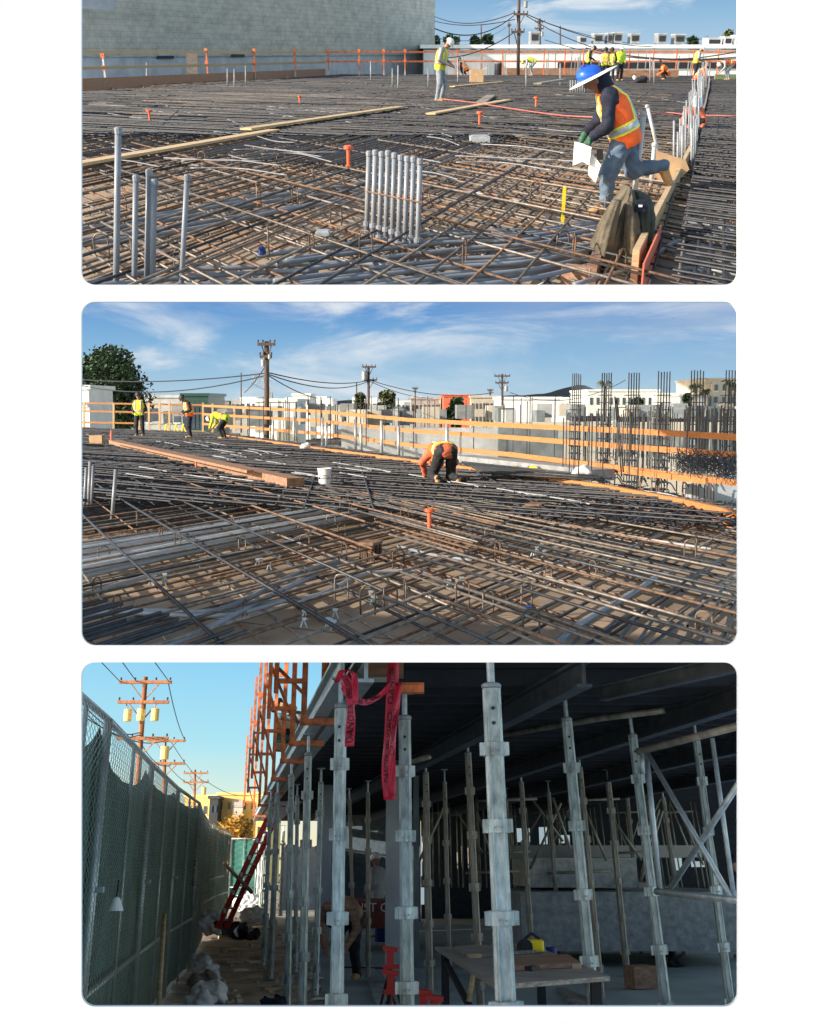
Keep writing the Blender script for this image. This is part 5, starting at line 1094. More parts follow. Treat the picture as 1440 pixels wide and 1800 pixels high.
for i in range(6): fence(FP[i], FP[i + 1], labs[i], .058 if i < 3 else .09, .0022 if i < 3 else .003, M_screen, (.2, .24, .1, .08, .05, .05)[i])
for i, (a, c) in enumerate([(Vector((-4.45, 23.5, 0)), Vector((-5.0, 28, 0))), (Vector((-5.02, 28.1, 0)), Vector((-5.5, 33, 0)))]): fence(a, c, ['dark panel just past the bend of the fence', 'last dark panel past the bend of the fence'][i], .16, .004, M_screen, .04)
a, c = G(400, 1590), G(445, 1585); a.y = c.y = 40; fence(Vector((a.x * 40 / 33, 40, 0)) if 0 else D(401, 1560, 40) * Vector((1, 1, 0)), D(450, 1560, 40) * Vector((1, 1, 0)), 'teal screened panel closing the far end of the alley', .2, .004, M_screen2)
for p_, q_ in ((FP[2], .0), (FP[3], .0), (FP[1], 0)):
    tag(MB().box(p_ + Vector((.04, -.02, 1.35)), (.075, .04, .035)).build('fence_clamp', M_galv), 'clamp joining two fence posts ' + ('near the middle of the fence' if p_ is FP[2] else 'further along the fence' if p_ is FP[3] else 'close to the viewer'), 'clamp')
P = D(204, 1590, 7.6); e = thing('utility_lamp', 'white cone shaped lamp hanging on a cord against the fence mesh', 'lamp', P)
MB().lathe(P, [(.055, -.04), (.05, -.02), (.025, .04), (.012, .05)], 14).build('shade', M_hatw, e); MB().tube([P + Vector((0, 0, .05)), P + Vector((.005, 0, .16))], .006, 6).build('cord', M_black, e)
tubeobj('broom_stick', [D(279, 1768, 10), D(289, 1608, 10.6)], .022, M_wood, 'pale wooden tool handle leaning on the fence', 'tool handle')
tubeobj('stick', [D(341, 1556, 15), D(344, 1512, 15.2)], .03, M_woodd, 'short grey stick caught in the far fence', 'stick')
tubeobj('pipe', [D(364, 1548, 25), D(393, 1541, 26)], .03, M_pvcl, 'white pipe lying across the dark far fence', 'pipe')
# ---- unseen wall added on the left to shade the alley, white for bounce
b_ = MB().box((-8.4, 9.0, 1.75), (.4, 24, 5.5)).build('shade_wall', M_white); tag(b_, 'unseen white wall added left of the alley to shade it', 'building')
# ---- distant sunlit things
building('yellow_building', 'yellow sunlit building with a balcony column at the end of the alley', 384, 452, 1398, 95, M_yel, 10, 5, 5, 0, (.24, .42), z0=-2)
building('yellow_building', 'lower yellow building on the left with a rough roof line', 326, 384, 1402, 105, M_yel, 10, 4, 4, 0, (.4, .4), z0=-2)
building('grey_building', 'dark grey flank beside the yellow building at the end of the alley', 369, 384, 1404, 93, mat('flank_dark', (.05, .055, .06), .8), 5, 5, 2, 0, (.5, .4), z0=-2)
building('yellow_building', 'yellow far block partly behind the orange brackets', 452, 472, 1400, 94, M_yel, 10, 4, 2, 0, (.3, .4), z0=-2)
for k in range(4): 
    p = D(419, 1418 + k * 13, 94.2); tag(MB().box(p, (.9, .9, .12)).box(p + Vector((0, -.45, .3)), (.9, .05, .45)).build('balcony', M_tan), ['topmost', 'second', 'third', 'lowest'][k] + ' balcony on the yellow building at the end of the alley', 'balcony')
c = D(413, 1480, 62); tree('golden_tree', 'round golden leaved tree at the end of the alley', (c.x, 62, -.5), 4.6, 3.6, M_leafy, rng, 3000, .11, 1.0, None, 20)
c = D(350, 1440, 80); tree('golden_tree', 'sparse golden tree rising behind the fence bend', (c.x, 80, -.5), 6.2, 4.6, M_leafy, rng, 1500, .14, 1.0, None, 16)
c = D(398, 1500, 50); tree('shrub', 'low dark shrub below the golden tree', (c.x, 50, -.2), 1.4, 2.6, M_leafo, rng, 600, .08, .2, None, 8)
pole('big orange lit utility pole with three transformers above the fence', 256, 1190, 1400, 43, M_polew, [(210, 302, 1199), (207, 297, 1234), (205, 296, 1298)], [(224, 1247, 1268), (247, 1246, 1267), (272, 1246, 1267)], .22, -1, M_yel, -16, 'poles along the alley')
pole('second utility pole with one large transformer right of the big one', 290, 1298, 1420, 56, M_polew, [(259, 326, 1302), (264, 325, 1342)], [(289, 1312, 1335)], .2, -1, M_yel, -2, 'poles along the alley')
pole('small far utility pole with two crossarms above the far fence', 343, 1353, 1450, 85, M_polew, [(323, 366, 1359), (322, 367, 1375)], [(358, 1384, 1397)], .2, -1, M_yel, -2, 'poles along the alley')
wires([(D(120, 1205, 24), D(244, 1288, 43), .8), (D(120, 1218, 24), D(244, 1292, 43), .8), (D(120, 1240, 26), D(290, 1302, 56), .8), (D(296, 1200, 43), D(326, 1302, 56), .5), (D(212, 1199, 43), D(165, 1150, 30), 0), (D(240, 1198, 43), D(205, 1150, 30), 0), (D(298, 1199, 43), D(262, 1150, 30), 0), (D(300, 1302, 56), D(362, 1375, 85), .6), (D(290, 1338, 56), D(345, 1380, 85), .6), (D(222, 1234, 43), D(228, 1268, 43), 0), (D(250, 1310, 43), D(300, 1345, 56), .6), (D(366, 1375, 85), D(460, 1395, 90), 1)], .022, 'thin cable between the poles above the alley fence', 'cables above the alley')
# ---- deck above: sheathing, joists, beams
ex = lambda Y: -.47 - (Y - 7) * .168
UZ = 2.86
dk3 = [Vector((ex(8.2) + .12, 8.2, UZ + .14)), Vector((3.9, 8.2, UZ + .14)), Vector((14, 36, UZ + .14)), Vector((ex(36) + .12, 36, UZ + .14))]
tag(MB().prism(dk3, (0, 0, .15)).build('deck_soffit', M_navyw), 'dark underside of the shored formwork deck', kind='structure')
for k in range(57):
    Y = 8.3 + k * .48; x0, x1 = ex(Y) + .15, min(14, 2.6 + (Y - 4.9) * .37)
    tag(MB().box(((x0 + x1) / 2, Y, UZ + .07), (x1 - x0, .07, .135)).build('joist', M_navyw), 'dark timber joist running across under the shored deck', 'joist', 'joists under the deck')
def ibeam(a, c, label, m=M_galv, w=.11, h=.17, group=None):
    e = thing('shoring_beam', label, 'beam', a, group); off = Vector((0, 0, h / 2))
    MB().beam(a, c, w * .25, h * .9).build('web', m, e); MB().beam(a + off, c + off, w, h * .14).build('flange', m, e); MB().beam(a - off, c - off, w, h * .14).build('flange', m, e)
for k, dx in enumerate((0, .16)):
    ibeam(Vector((ex(6.9) + dx, 6.9, UZ - .1)), Vector((ex(30) + dx, 30, UZ - .1)), ['outermost pale aluminium beam along the open edge of the deck', 'second aluminium beam just inside the open edge of the deck'][k])
for i, off in enumerate((1.7, 3.3, 4.9, 6.6)):
    Y0 = 7.1 + i * .05; ibeam(Vector((ex(Y0) + off, Y0, UZ - .1)), Vector((ex(30) + off, 30, UZ - .1)), ['first', 'second', 'third', 'fourth'][i] + ' dark beam inside the deck counted from the open edge', mat('beam_shade', (.07, .075, .085), .6, .2), group='inner beams')  # inner beams: shade under the deck put into the metal colour
b = MB(); a, c = G(1060, 1219, UZ - .12), G(1310, 1162, UZ - .12); ibeam(a, c, 'aluminium beam rising to the upper right corner of the lower view', MATS['beam_shade'], .07, .10)
a, c = D(622, 1180, 7.6), D(700, 1176, 7.6); tag(MB().box((a + c) / 2, ((c - a).length, .12, .16)).build('timber_header', M_tan), 'short pale timber header between the danger tapes', 'timber')
a, c = D(640, 1178, 7.4), D(720, 1140, 7.0)
tag(MB().box((D(668, 1172, 7.55)), (.35, .1, .16)).build('timber_header', M_woodb), 'reddish panel beside the pale timber header', 'timber')
# ---- shoring posts: one built, the others copied
def make_post():
    """unit post 3 m tall, .13 wide: extruded section, collars, screw jack and head"""
    o = Vector((0, 0, 0)); e = thing('shoring_post', 'x', 'shoring post', o)
    b = MB(); n = 12; w = .062; prof = []
    for k in range(n * 2):
        t = 2 * PI * k / (n * 2); sq = 1 / max(abs(math.cos(t)), abs(math.sin(t))); r = w * min(sq, 1.16) * (1 - (.10 if k % 6 in (3,) else 0)); prof.append((r * math.cos(t), r * math.sin(t)))
    m_ = len(prof)
    for z in (.0, 1.42, 1.421, 2.86):
        for x, y in prof: q = 1 if z < 1.42 else .86; b.v.append((x * q, y * q, z))
    for j in range(3):
        for k in range(m_): b.f.append((j * m_ + k, j * m_ + (k + 1) % m_, (j + 1) * m_ + (k + 1) % m_, (j + 1) * m_ + k))
    b.f.append(tuple(range(m_))[::-1]); b.f.append(tuple(3 * m_ + k for k in range(m_)))
    for x in (-.03, .03): b.box((x, -w - .001, 1.4), (.008, .008, 2.7))
    b.build('tube', M_alu, e)
    for z in (.35, .85, 1.38, 1.95, 2.45):
        q = 1 if z < 1.5 else .88
        c = MB().lathe((0, 0, z), [(w * 1.16 * q * 1.14, -.045), (w * 1.16 * q * 1.18, -.04), (w * 1.16 * q * 1.18, .04), (w * 1.16 * q * 1.14, .045)], 8).box((w * 1.3 * q, -.01, z), (.03, .06, .085)).box((-w * 1.3 * q, -.01, z), (.03, .06, .085)).build('collar', M_alu, e)
        b2 = MB()
        for x in (-.02, .02): b2.lathe((x, -w * 1.33 * q, z - .012), [(.007, 0), (.007, .02)], 8, Matrix.Rotation(R(90), 3, 'X'))
        b2.build('bolt', M_grey, c)
    hb = MB()
    for z in (2.72, 2.62): hb.lathe((.0, -w * .90, z), [(.012, 0), (.012, .012)], 10, Matrix.Rotation(R(90), 3, 'X'))
    hb.build('pin_hole', M_black, e)
    MB().tube([(0, 0, 2.84), (0, 0, 3.08)], .024, 10).build('jack_screw', M_galv, e); MB().lathe((0, 0, 2.86), [(.05, 0), (.06, .01), (.06, .03), (.05, .04)], 10).build('jack_nut', M_grey, e)
    MB().box((0, 0, 3.09), (.16, .16, .014)).build('head_plate', M_grey, e)
    MB().box((0, 0, .006), (.18, .18, .012)).lathe((0, 0, .01), [(.045, 0), (.045, .06), (.065, .065), (.065, .09), (.04, .095)], 10).build('base_plate', M_grey, e)
    return e
proto = make_post(); first = True
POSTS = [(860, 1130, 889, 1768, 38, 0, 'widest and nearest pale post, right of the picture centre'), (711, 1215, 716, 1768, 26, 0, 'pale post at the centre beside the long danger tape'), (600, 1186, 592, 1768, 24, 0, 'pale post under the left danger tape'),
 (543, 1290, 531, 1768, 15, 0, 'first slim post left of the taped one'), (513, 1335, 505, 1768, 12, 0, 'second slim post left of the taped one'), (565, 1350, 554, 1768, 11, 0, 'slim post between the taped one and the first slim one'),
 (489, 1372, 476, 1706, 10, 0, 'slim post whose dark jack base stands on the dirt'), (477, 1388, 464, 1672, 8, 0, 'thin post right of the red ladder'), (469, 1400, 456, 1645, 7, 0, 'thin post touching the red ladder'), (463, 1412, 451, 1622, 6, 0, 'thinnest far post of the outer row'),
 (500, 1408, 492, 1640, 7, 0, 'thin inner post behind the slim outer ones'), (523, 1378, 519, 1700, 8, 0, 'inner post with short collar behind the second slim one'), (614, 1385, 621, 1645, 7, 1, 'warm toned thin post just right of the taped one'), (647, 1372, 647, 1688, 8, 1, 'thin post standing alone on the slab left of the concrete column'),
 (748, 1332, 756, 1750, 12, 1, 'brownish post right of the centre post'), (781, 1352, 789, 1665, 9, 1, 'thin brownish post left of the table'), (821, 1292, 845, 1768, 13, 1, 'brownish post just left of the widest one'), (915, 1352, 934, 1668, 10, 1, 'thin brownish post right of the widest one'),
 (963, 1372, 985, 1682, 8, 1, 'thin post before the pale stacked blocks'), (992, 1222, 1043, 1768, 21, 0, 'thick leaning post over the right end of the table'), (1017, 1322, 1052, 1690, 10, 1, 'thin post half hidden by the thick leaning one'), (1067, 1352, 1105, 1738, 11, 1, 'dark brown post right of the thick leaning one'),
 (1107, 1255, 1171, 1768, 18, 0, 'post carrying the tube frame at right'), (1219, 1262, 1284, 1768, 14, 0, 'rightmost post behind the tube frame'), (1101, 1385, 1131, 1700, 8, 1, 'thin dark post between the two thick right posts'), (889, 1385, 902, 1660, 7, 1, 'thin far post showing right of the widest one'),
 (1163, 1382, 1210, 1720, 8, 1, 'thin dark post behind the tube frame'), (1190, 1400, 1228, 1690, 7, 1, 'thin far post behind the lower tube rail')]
def place_post(xt, yt, xb, yb, w, warm, lab, grp='shoring posts'):
    global first
    ZT = UZ - (.01 if xt > 735 else .19); Y = 1800 * .131 / w; wk_ = 1.0
    if yt < 1150: Y = 6.2; ZT = D(xt, 1151, Y).z
    elif yt < 1400:
        d_ = ray(xt, yt); Y = min(27, max(6.75, (ZT - HH) / d_.z * d_.y)); wk_ = w * Y / (1800 * .131)
    t = D(xt, yt, Y); bb = D(xb, yb, Y); s = (t.x - bb.x) / (t.z - bb.z); x0 = bb.x - s * bb.z
    z1 = ZT
    z0 = 0.015 if x0 > ex(Y) + .2 else 0.0
    loc = Vector((x0, Y, z0)); sh = Matrix.Rotation(math.atan(s), 4, 'Y') @ Matrix.Rotation(R(rng.choice((0, 0, 4, -6, 8))), 4, 'Z')
    sc = (wk_, wk_, (z1 - z0) / 3.1)
    r = dup(proto, loc, sh, sc, lab, grp)
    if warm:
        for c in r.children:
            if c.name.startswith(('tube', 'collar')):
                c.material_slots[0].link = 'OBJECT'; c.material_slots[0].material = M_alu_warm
    return r
kids_index()
for p in POSTS: place_post(*p)
for i in range(26):
    x = rng.uniform(600, 1180); w = rng.uniform(4.0, 6.5); place_post(x, 1420, x + (x - 700) * .06, 1620, w, 1, 'thin dim post far inside under the deck', 'far posts under the deck')
for i in range(10):
    x = 448 + i * 3.0; place_post(x, 1425, x - 8, 1600, 4.6 + i * .2, 0, 'very thin pale post at the far end of the outer row', 'far end posts of the outer row')
for c in list(proto.children):
    for g_ in list(c.children): bpy.data.objects.remove(g_)
    bpy.data.objects.remove(c)
bpy.data.objects.remove(proto)
# concrete columns inside
def col3(x0, x1, yb, Y, lab, m=M_conc):
    a, c = D(x0, 1500, Y), D(x1, 1500, Y); tag(MB().box(((a.x + c.x) / 2, Y + .15, UZ / 2), (c.x - a.x, .3, UZ)).build('concrete_column', m), lab, 'column')
col3(678, 706, 1700, 14.5, 'square pale concrete column left of the centre post'); col3(563, 582, 1700, 19, 'grey concrete column behind the taped post', M_concb); col3(727, 737, 1700, 17, 'narrow dark column right of the centre post', M_concd)
# background inside
def blk(x0, x1, y0, y1, Y, dpt, m, name, lab, cat):
    a, c = D(x0, y0, Y), D(x1, y1, Y); tag(MB().box(((a.x + c.x) / 2, Y + dpt / 2, (a.z + c.z) / 2), (c.x - a.x, dpt, a.z - c.z)).build(name, m), lab, cat)
blk(915, 1330, 1568, 1672, 17, 3, mat('block_grey', (.26, .27, .27), .85), 'stored_block', 'large pale block wall low inside behind the table', 'block')
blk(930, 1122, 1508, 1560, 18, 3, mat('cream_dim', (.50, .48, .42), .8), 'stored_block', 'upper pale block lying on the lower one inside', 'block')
blk(905, 1235, 1486, 1507, 21, 2, M_tan, 'stored_block', 'long tan panel above the pale blocks', 'panel')
blk(600, 700, 1585, 1632, 20, 2, M_redb if 0 else mat('dumpster_red', (.22, .05, .035), .7), 'dumpster', 'dark red metal bin standing on the far side of the slab', 'dumpster')
V, Fs = text_mesh('CONST CO.', .22, .002); q = D(648, 1596, 19.98); tag(MB().add([q + Vector((v.x, -v.z, v.y)) for v in V], Fs).build('bin_lettering', M_paper), 'pale lettering across the dark red metal bin', 'lettering')
blk(500, 560, 1488, 1600, 30, 1, M_white, 'white_screen', 'bright white panel glimpsed between the slim posts', 'panel')
blk(740, 1345, 1380, 1700, 33, .4, mat('rear_shade', (.025, .03, .035), .9), 'rear_wall', 'dim rear wall far under the deck', 'wall')  # wall darkness from lack of light put into its colour
blk(560, 740, 1400, 1640, 31, .4, mat('rear_shade_blue', (.07, .095, .115), .9), 'rear_wall', 'blue grey rear wall left of the concrete column', 'wall')  # blue dimness under the deck put into the wall colour
for i, (x0, x1, y0, y1) in enumerate([(908, 932, 1456, 1480), (948, 963, 1454, 1484), (984, 1002, 1468, 1482), (1180, 1200, 1508, 1530), (738, 748, 1470, 1540), (1216, 1240, 1514, 1524), (736, 746, 1560, 1590)]):
    blk(x0, x1, y0, y1, 32.5, .1, MATS['daylight'] if 'daylight' in MATS else emit('daylight', (.62, .80, .86), .28), 'daylight_glow', 'glowing panel added for daylight through the far side of the deck' , 'gap')  # emissive boxes stand in for daylight; no gap is cut in the wall
for o in bpy.data.objects:
    if o.name.startswith('daylight_glow'): o['group'] = 'glowing daylight panels'
# horizontal tubes and the big tube frame
T = lambda pts, r, m, lab, g=None: tubeobj('scaffold_tube', [D(*p) for p in pts], r, m, lab, 'tube', g, 10)
T([(830, 1300, 11.5), (1060, 1262, 10), (1168, 1249, 9.4)], .03, M_alu_warm, 'long nearly level tube under the deck right of the widest post')
T([(755, 1330, 12), (700, 1345, 12.5)], .03, M_alu_warm, 'short tube end left of the brownish post')
e = thing('tube_frame', 'welded tube frame with diagonals at the right edge of the lower view', 'frame', D(1160, 1580, 8.2))
def FT(a, c, r, nm='tube'): MB().tube([D(*a), D(*c)], r, 10).build(nm, M_alu_warm if nm == 'top_rail' else M_galv, e, smooth=True)
FT((1122, 1321, 8.4), (1330, 1268, 7.2), .028, 'top_rail'); FT((1154, 1567, 8.4), (1330, 1586, 7.2), .026, 'bottom_rail'); FT((1136, 1322, 8.4), (1160, 1568, 8.4), .022, 'upright')
FT((1138, 1324, 8.4), (1284, 1576, 7.6), .020, 'diagonal'); FT((1252, 1298, 7.7), (1290, 1575, 7.6), .018, 'upright'); FT((1300, 1375, 7.12), (1180, 1560, 8.6), .022, 'diagonal')
FT((1128, 1324, 8.3), (1130, 1360, 8.3), .02, 'coupler')
for i in range(18):
    x = rng.uniform(740, 1230); Y = rng.uniform(16, 28); h = rng.uniform(60, 130); w = rng.choice((-1, 1)) * rng.uniform(30, 60); y = rng.uniform(1395, 1430)
    T([(x, y, Y), (x + w, y + h, Y)], .022, M_alu_warm, 'thin diagonal brace tube among the posts deep under the deck', 'deep diagonal braces')
for i in range(14):
    x = rng.uniform(740, 1200); Y = rng.uniform(15, 28); y = rng.choice((1408, 1430, 1500, 1535)); T([(x, y, Y), (x + rng.uniform(60, 120), y - 4, Y)], .022, M_alu_warm, 'thin level brace tube among the posts deep under the deck', 'deep level braces')
for i in range(70):
    x = rng.uniform(740, 1240); Y = rng.uniform(22, 30); a = D(x, 1400, Y); T([(x, 1390, Y), (x + (x - 720) * .06, 1560, Y)], .018, M_alu_warm, 'very thin dim scaffold upright deep under the deck', 'deep scaffold uprights')
# ---- orange edge brackets hanging outside the deck
def bracket(Y, lab, s=1.0):
    x = ex(Y) - .02; o_ = Vector((x, Y, UZ)); e = thing('edge_bracket', lab, 'bracket', o_, 'orange edge brackets')
    MB().box(o_ + Vector((.02, 0, -.24)), (.34, .06, .05)).build('foot_channel', M_orange, e)
    zt = min(1.7, 1.5 + .190 * Y - UZ)
    for xx, zb, w_ in ((-.12, -.25, .045), (-.36, .0, .035)): MB().box(o_ + Vector((xx, 0, (zt + zb) / 2)), (w_, .04, zt - zb)).build('upright', M_orange, e)
    for z in [q for q in (.1, .75, 1.4) if q < zt - .05]: MB().box(o_ + Vector((-.24, 0, z)), (.2, .03, .04)).build('rung', M_orange, e)
    MB().beam(o_ + Vector((-.13, .06, .0)), o_ + Vector((-.36, .06, min(.7, zt - .05))), .03, .03).build('diagonal', M_orange, e)
    if zt > 1.4: MB().beam(o_ + Vector((-.36, -.06, .8)), o_ + Vector((-.13, -.06, 1.35)), .03, .03).build('diagonal', M_orange, e)
    return e
for i, Y in enumerate((8.6, 10.2, 12.0, 14.6, 17.6, 21.2, 26)): bracket(Y, ['nearest', 'second', 'third', 'fourth', 'fifth', 'sixth', 'farthest'][i] + ' orange steel bracket on the open edge of the deck')
for i, (x, y, Y) in enumerate(((703, 1212, 7.2), (580, 1205, 8.6))):
    p = D(x, y, Y); e = thing('edge_bracket', ['orange bracket foot beside the long danger tape', 'orange bracket foot left of the taped post'][i], 'bracket', p)
    MB().box(p + Vector((.05, 0, 0)), (.24, .09, .05)).box(p + Vector((.05, 0, .035)), (.24, .05, .02)).build('foot_channel', M_orange, e); zl = min(p.z + .7, 1.5 + .19 * p.y); MB().box((p.x - .04, p.y, (p.z + zl) / 2), (.06, .06, zl - p.z)).build('upright', M_orange, e)
for k, (x0, y0, x1, y1, Y) in enumerate(((494, 1243, 520, 1247, 15), (484, 1273, 520, 1277, 15), (482, 1313, 515, 1316, 15))):
    tag(MB().beam(D(x0, y0, Y), D(x1, y1, Y), .3, .1).build('platform_board', M_wood), ['upper', 'middle', 'lower'][k] + ' timber board laid out on the orange brackets', 'board')
p = D(483, 1243, 15); tag(sdf_obj('cable_coil', M_black, None, [(p, p + Vector((.05, 0, .04)), .07, .08), (p + Vector((.1, 0, -.08)), p + Vector((.2, 0, -.35)), .03, .05)], .02, .03, None, folds(.02, 14, 2), loc=p), 'black coiled hose on the end of the upper bracket board', 'hose coil')
p = D(498, 1264, 15.2); tag(sdf_obj('tool_bag', M_concd, None, [(p, p + Vector((.25, 0, 0)), .09, .11)], .02, .03, None, folds(.03, 10, 4), loc=p), 'grey bundle lying on the middle bracket board', 'bundle')
p = D(500, 1296, 15.2); tag(sdf_obj('tool_bag', M_green, None, [(p, p + Vector((.22, 0, .02)), .14, .12)], .02, .03, None, folds(.03, 10, 6), loc=p), 'dark green bag between the lower bracket boards', 'bag')
# ---- danger tape
def tape(pts, w, lab, words, wv=(1, 0, 0), th=.004, txt=.085):
    C = arc(pts, 8); n = len(C) - 1; wv = Vector(wv)
    def at_(t): k = min(n - 1, int(t * n)); return C[k].lerp(C[k + 1], t * n - k)
    f = lambda u, v: at_(v) + wv * w * (u - .5) * (1 + .12 * math.sin(v * 9)) + Vector((0, .018 * math.sin(u * 5 + v * 14), 0))
    o = tag(MB().sheet(f, 5, n, (0, th, 0)).build('danger_tape', M_tape, smooth=True), lab, 'tape'); L = sum((C[i + 1] - C[i]).length for i in range(n))
    V, Fs = text_mesh(words, txt, .0008); wmax = max(v.x for v in V) - min(v.x for v in V); b = MB(); vs = []
    sw_ = abs(wv.z) > .5; q_ = min(1, L * .92 / wmax)
    for v in V:
        t = .5 + (v.x if sw_ else -v.x) / L * q_; t = max(0, min(.999, t)); p = f(.5 + (v.y if sw_ else -v.y) / w * .95, t); vs.append(p + Vector((0, -.006 + v.z, 0)))
    b.add(vs, Fs).build('tape_lettering', M_black, o)
    return o
tape([D(604, 1186, 6.5), D(614, 1210, 6.45), D(617, 1260, 6.45), D(614, 1312, 6.45)], .055, 'pinkish red danger tape end hanging from the top of the taped post', 'DANGER  PELIGRO', txt=.06)
tape([D(592, 1200, 6.6), D(600, 1181, 6.5), D(613, 1178, 6.45), D(623, 1190, 6.4), D(625, 1235, 6.4)], .035, 'red tape loop knotted round the top of the taped post', 'PELIGRO', txt=.04)
tape([D(600, 1205, 6.5), D(614, 1224, 6.5), D(640, 1234, 6.7), D(666, 1224, 6.9), D(688, 1203, 7.1)], .045, 'red danger tape swagged between the two taped posts', 'DANGER PELIGRO', (0, 0, 1), txt=.05)
tape([D(692, 1150, 7.12), D(690, 1200, 7.10), D(684, 1290, 7.12), D(681, 1350, 7.12), D(685, 1406, 7.12)], .075, 'long crumpled danger tape hanging beside the centre post', 'DANGER  PELIGRO  DANGER', txt=.055)
tape([D(700, 1200, 7.06), D(695, 1260, 7.04), D(690, 1310, 7.06), D(689, 1400, 7.08)], .045, 'second fold of the long danger tape nearest the centre post', 'DANGER PELIGRO', txt=.045)
# ---- ladder
A, B = D(382, 1632, 20.5), D(470, 1440, 21.5); A.z = max(A.z, 0.02); e = thing('ladder', 'red ladder leaning from the alley floor up to the deck edge', 'ladder', A); off = Vector((.12, .30, 0))
for s_ in (0, 1): MB().beam(A + off * s_, B + off * s_, .035, .10, (1, 0, 0)).build('rail', M_red, e)
d_ = B - A
for k in range(9): MB().tube([A + d_ * ((k + .7) / 10), A + off + d_ * ((k + .7) / 10)], .018, 6).build('rung', M_galv, e)
for k in range(5): MB().box(A + d_ * (.15 + k * .16) + Vector((-.0, -.035, 0)), (.05, .006, .09)).build('decal', M_paper, e)
tubeobj('stick', [D(392, 1515, 24), D(442, 1568, 19)], .035, M_woodb, 'brown plank crossing behind the red ladder', 'plank')
# ---- sacks, rubbish
def sack(px, py, Y, w, h, lab, m=M_bag, sd=0, g='rubbish sacks'):
    p = D(px, py, Y); p.z = max(p.z, h * .35); o = sdf_obj('rubbish_sack', m, None, [(p - Vector((w * .25, 0, h * .12)), p + Vector((w * .25, 0, -h * .1)), h * .42, h * .4), (p, p + Vector((w * .08, 0, h * .25)), h * .36, h * .2)], .022, .05, None, folds(.028, 13, sd), loc=(p.x, p.y, 0)); tag(o, lab, 'sack', g)
for i, (x, y, w, h) in enumerate([(354, 1684, .22, .22), (362, 1702, .3, .26), (376, 1716, .2, .18), (358, 1722, .34, .26), (368, 1745, .38, .3), (352, 1760, .3, .24)]): sack(x, y, G(x, y + 14).y, w, h, ['topmost white sack in the pile at the fence foot', 'big crumpled sack below the topmost one', 'small round sack sticking out of the pile to the right', 'flat sack in the middle of the pile at the fence foot', 'largest sack low in the pile at the fence foot', 'lowest sack of the pile at the bottom of the picture'][i], M_bag if i != 3 else M_woodd, i)
for i, (x, y, w, h) in enumerate([(360, 1622, .3, .22), (372, 1608, .26, .22), (436, 1584, .34, .32), (429, 1572, .36, .34), (446, 1606, .3, .2), (372, 1636, .5, .16)]): sack(x, y, (19.5 + i * .6) if i in (0, 1, 5) else G(x, y + 16).y, w * (1 if i in (0, 1, 5) else 2.4), h * (1 if i in (0, 1, 5) else 2.4), ['white box like sack at the far fence foot', 'white sack beside the foot of the ladder', 'white heap behind the ladder', 'high white heap far behind the ladder', 'grey plastic heap right of the ladder foot', 'flat white sheet at the far fence foot'][i], M_bag, i + 3)
p = G(405, 1640); tag(sdf_obj('tarp', M_navy, None, [(G(385, 1628, .1), G(420, 1640, .1), .16, .1), (G(412, 1632, .1), G(450, 1645, .06), .14, .1)], .035, .1, None, folds(.06, 6, 1), loc=p), 'dark blue tarp heaped right of the ladder foot', 'tarp')
p = G(480, 1765); tag(sdf_obj('tarp', M_navy, None, [(G(472, 1768, .08), G(488, 1766, .08), .09, .09)], .02, .05, None, folds(.03, 10, 1), loc=p), 'small dark blue bundle at the bottom edge of the dirt', 'bundle')
for i in range(80):
    x = rng.uniform(385, 560); y = rng.uniform(1585, 1765); x = min(x, 395 + (y - 1560) * 1.1); p = G(max(x, 372), y, .03)
    if i % 3 == 0: tag(MB().box(p, (rng.uniform(.08, .3), rng.uniform(.05, .2), .02), Matrix.Rotation(rng.uniform(0, 3), 3, 'Z')).build('litter', rng.choice([M_woodd, M_bag, M_card])), 'flat scrap lying on the dirt of the alley', 'scrap', 'scraps on the dirt')
    else: tag(sdf_obj('dirt_clod', M_dirt, None, [(p, p + Vector((rng.uniform(.01, .06), .02, 0)), rng.uniform(.015, .05), .02)], .012, .02, None, folds(.01, 30, i), loc=p), 'lump of dirt on the alley floor', 'clod', 'lumps of dirt')
b = MB(); pts = [G(402, 1671, .03), G(424, 1673, .03), G(427, 1665, .03)]
for a, c in zip(pts[:-1], pts[1:]): b.beam(a, c, .03, .03)
tag(b.build('timber_scrap', M_wood), 'thin angled timber scrap lying alone on the dirt', 'scrap')
# ---- work table with boards, tool
HT = .78; tc = [G(765, 1664, HT), G(872, 1731, HT), G(1072, 1716, HT), G(955, 1668, HT)]
e = thing('work_table', 'rough plywood work table between the widest post and the leaning post', 'table', (tc[0] + tc[2]) / 2 * 1.0)
MB().prism([p - Vector((0, 0, .03)) for p in tc], (0, 0, .03)).build('tabletop', M_woodd, e)
cc = sum(tc, Vector()) / 4
for p in tc: q = p.lerp(cc, .14); MB().beam((q.x, q.y, .0), (q.x, q.y, HT - .03), .07, .07).build('leg', M_black, e)
MB().beam(tc[0].lerp(cc, .14) - Vector((0, 0, .1)), tc[1].lerp(cc, .14) - Vector((0, 0, .5)), .04, .04).build('brace', M_black, e)
tp = lambda x, y, z=.0: G(x, y, HT + z)
tag(MB().prism([tp(905, 1690, .004), tp(905, 1706, .004), tp(1022, 1700, .004), tp(1000, 1684, .004)], (0, 0, .03)).build('board', M_woodb), 'reddish board lying on the work table', 'board')
tag(MB().prism([tp(800, 1668, .004), tp(826, 1684, .004), tp(960, 1674, .004), tp(925, 1664, .004)], (0, 0, .025)).build('board', M_woodd), 'grey board lying at the back of the work table', 'board')
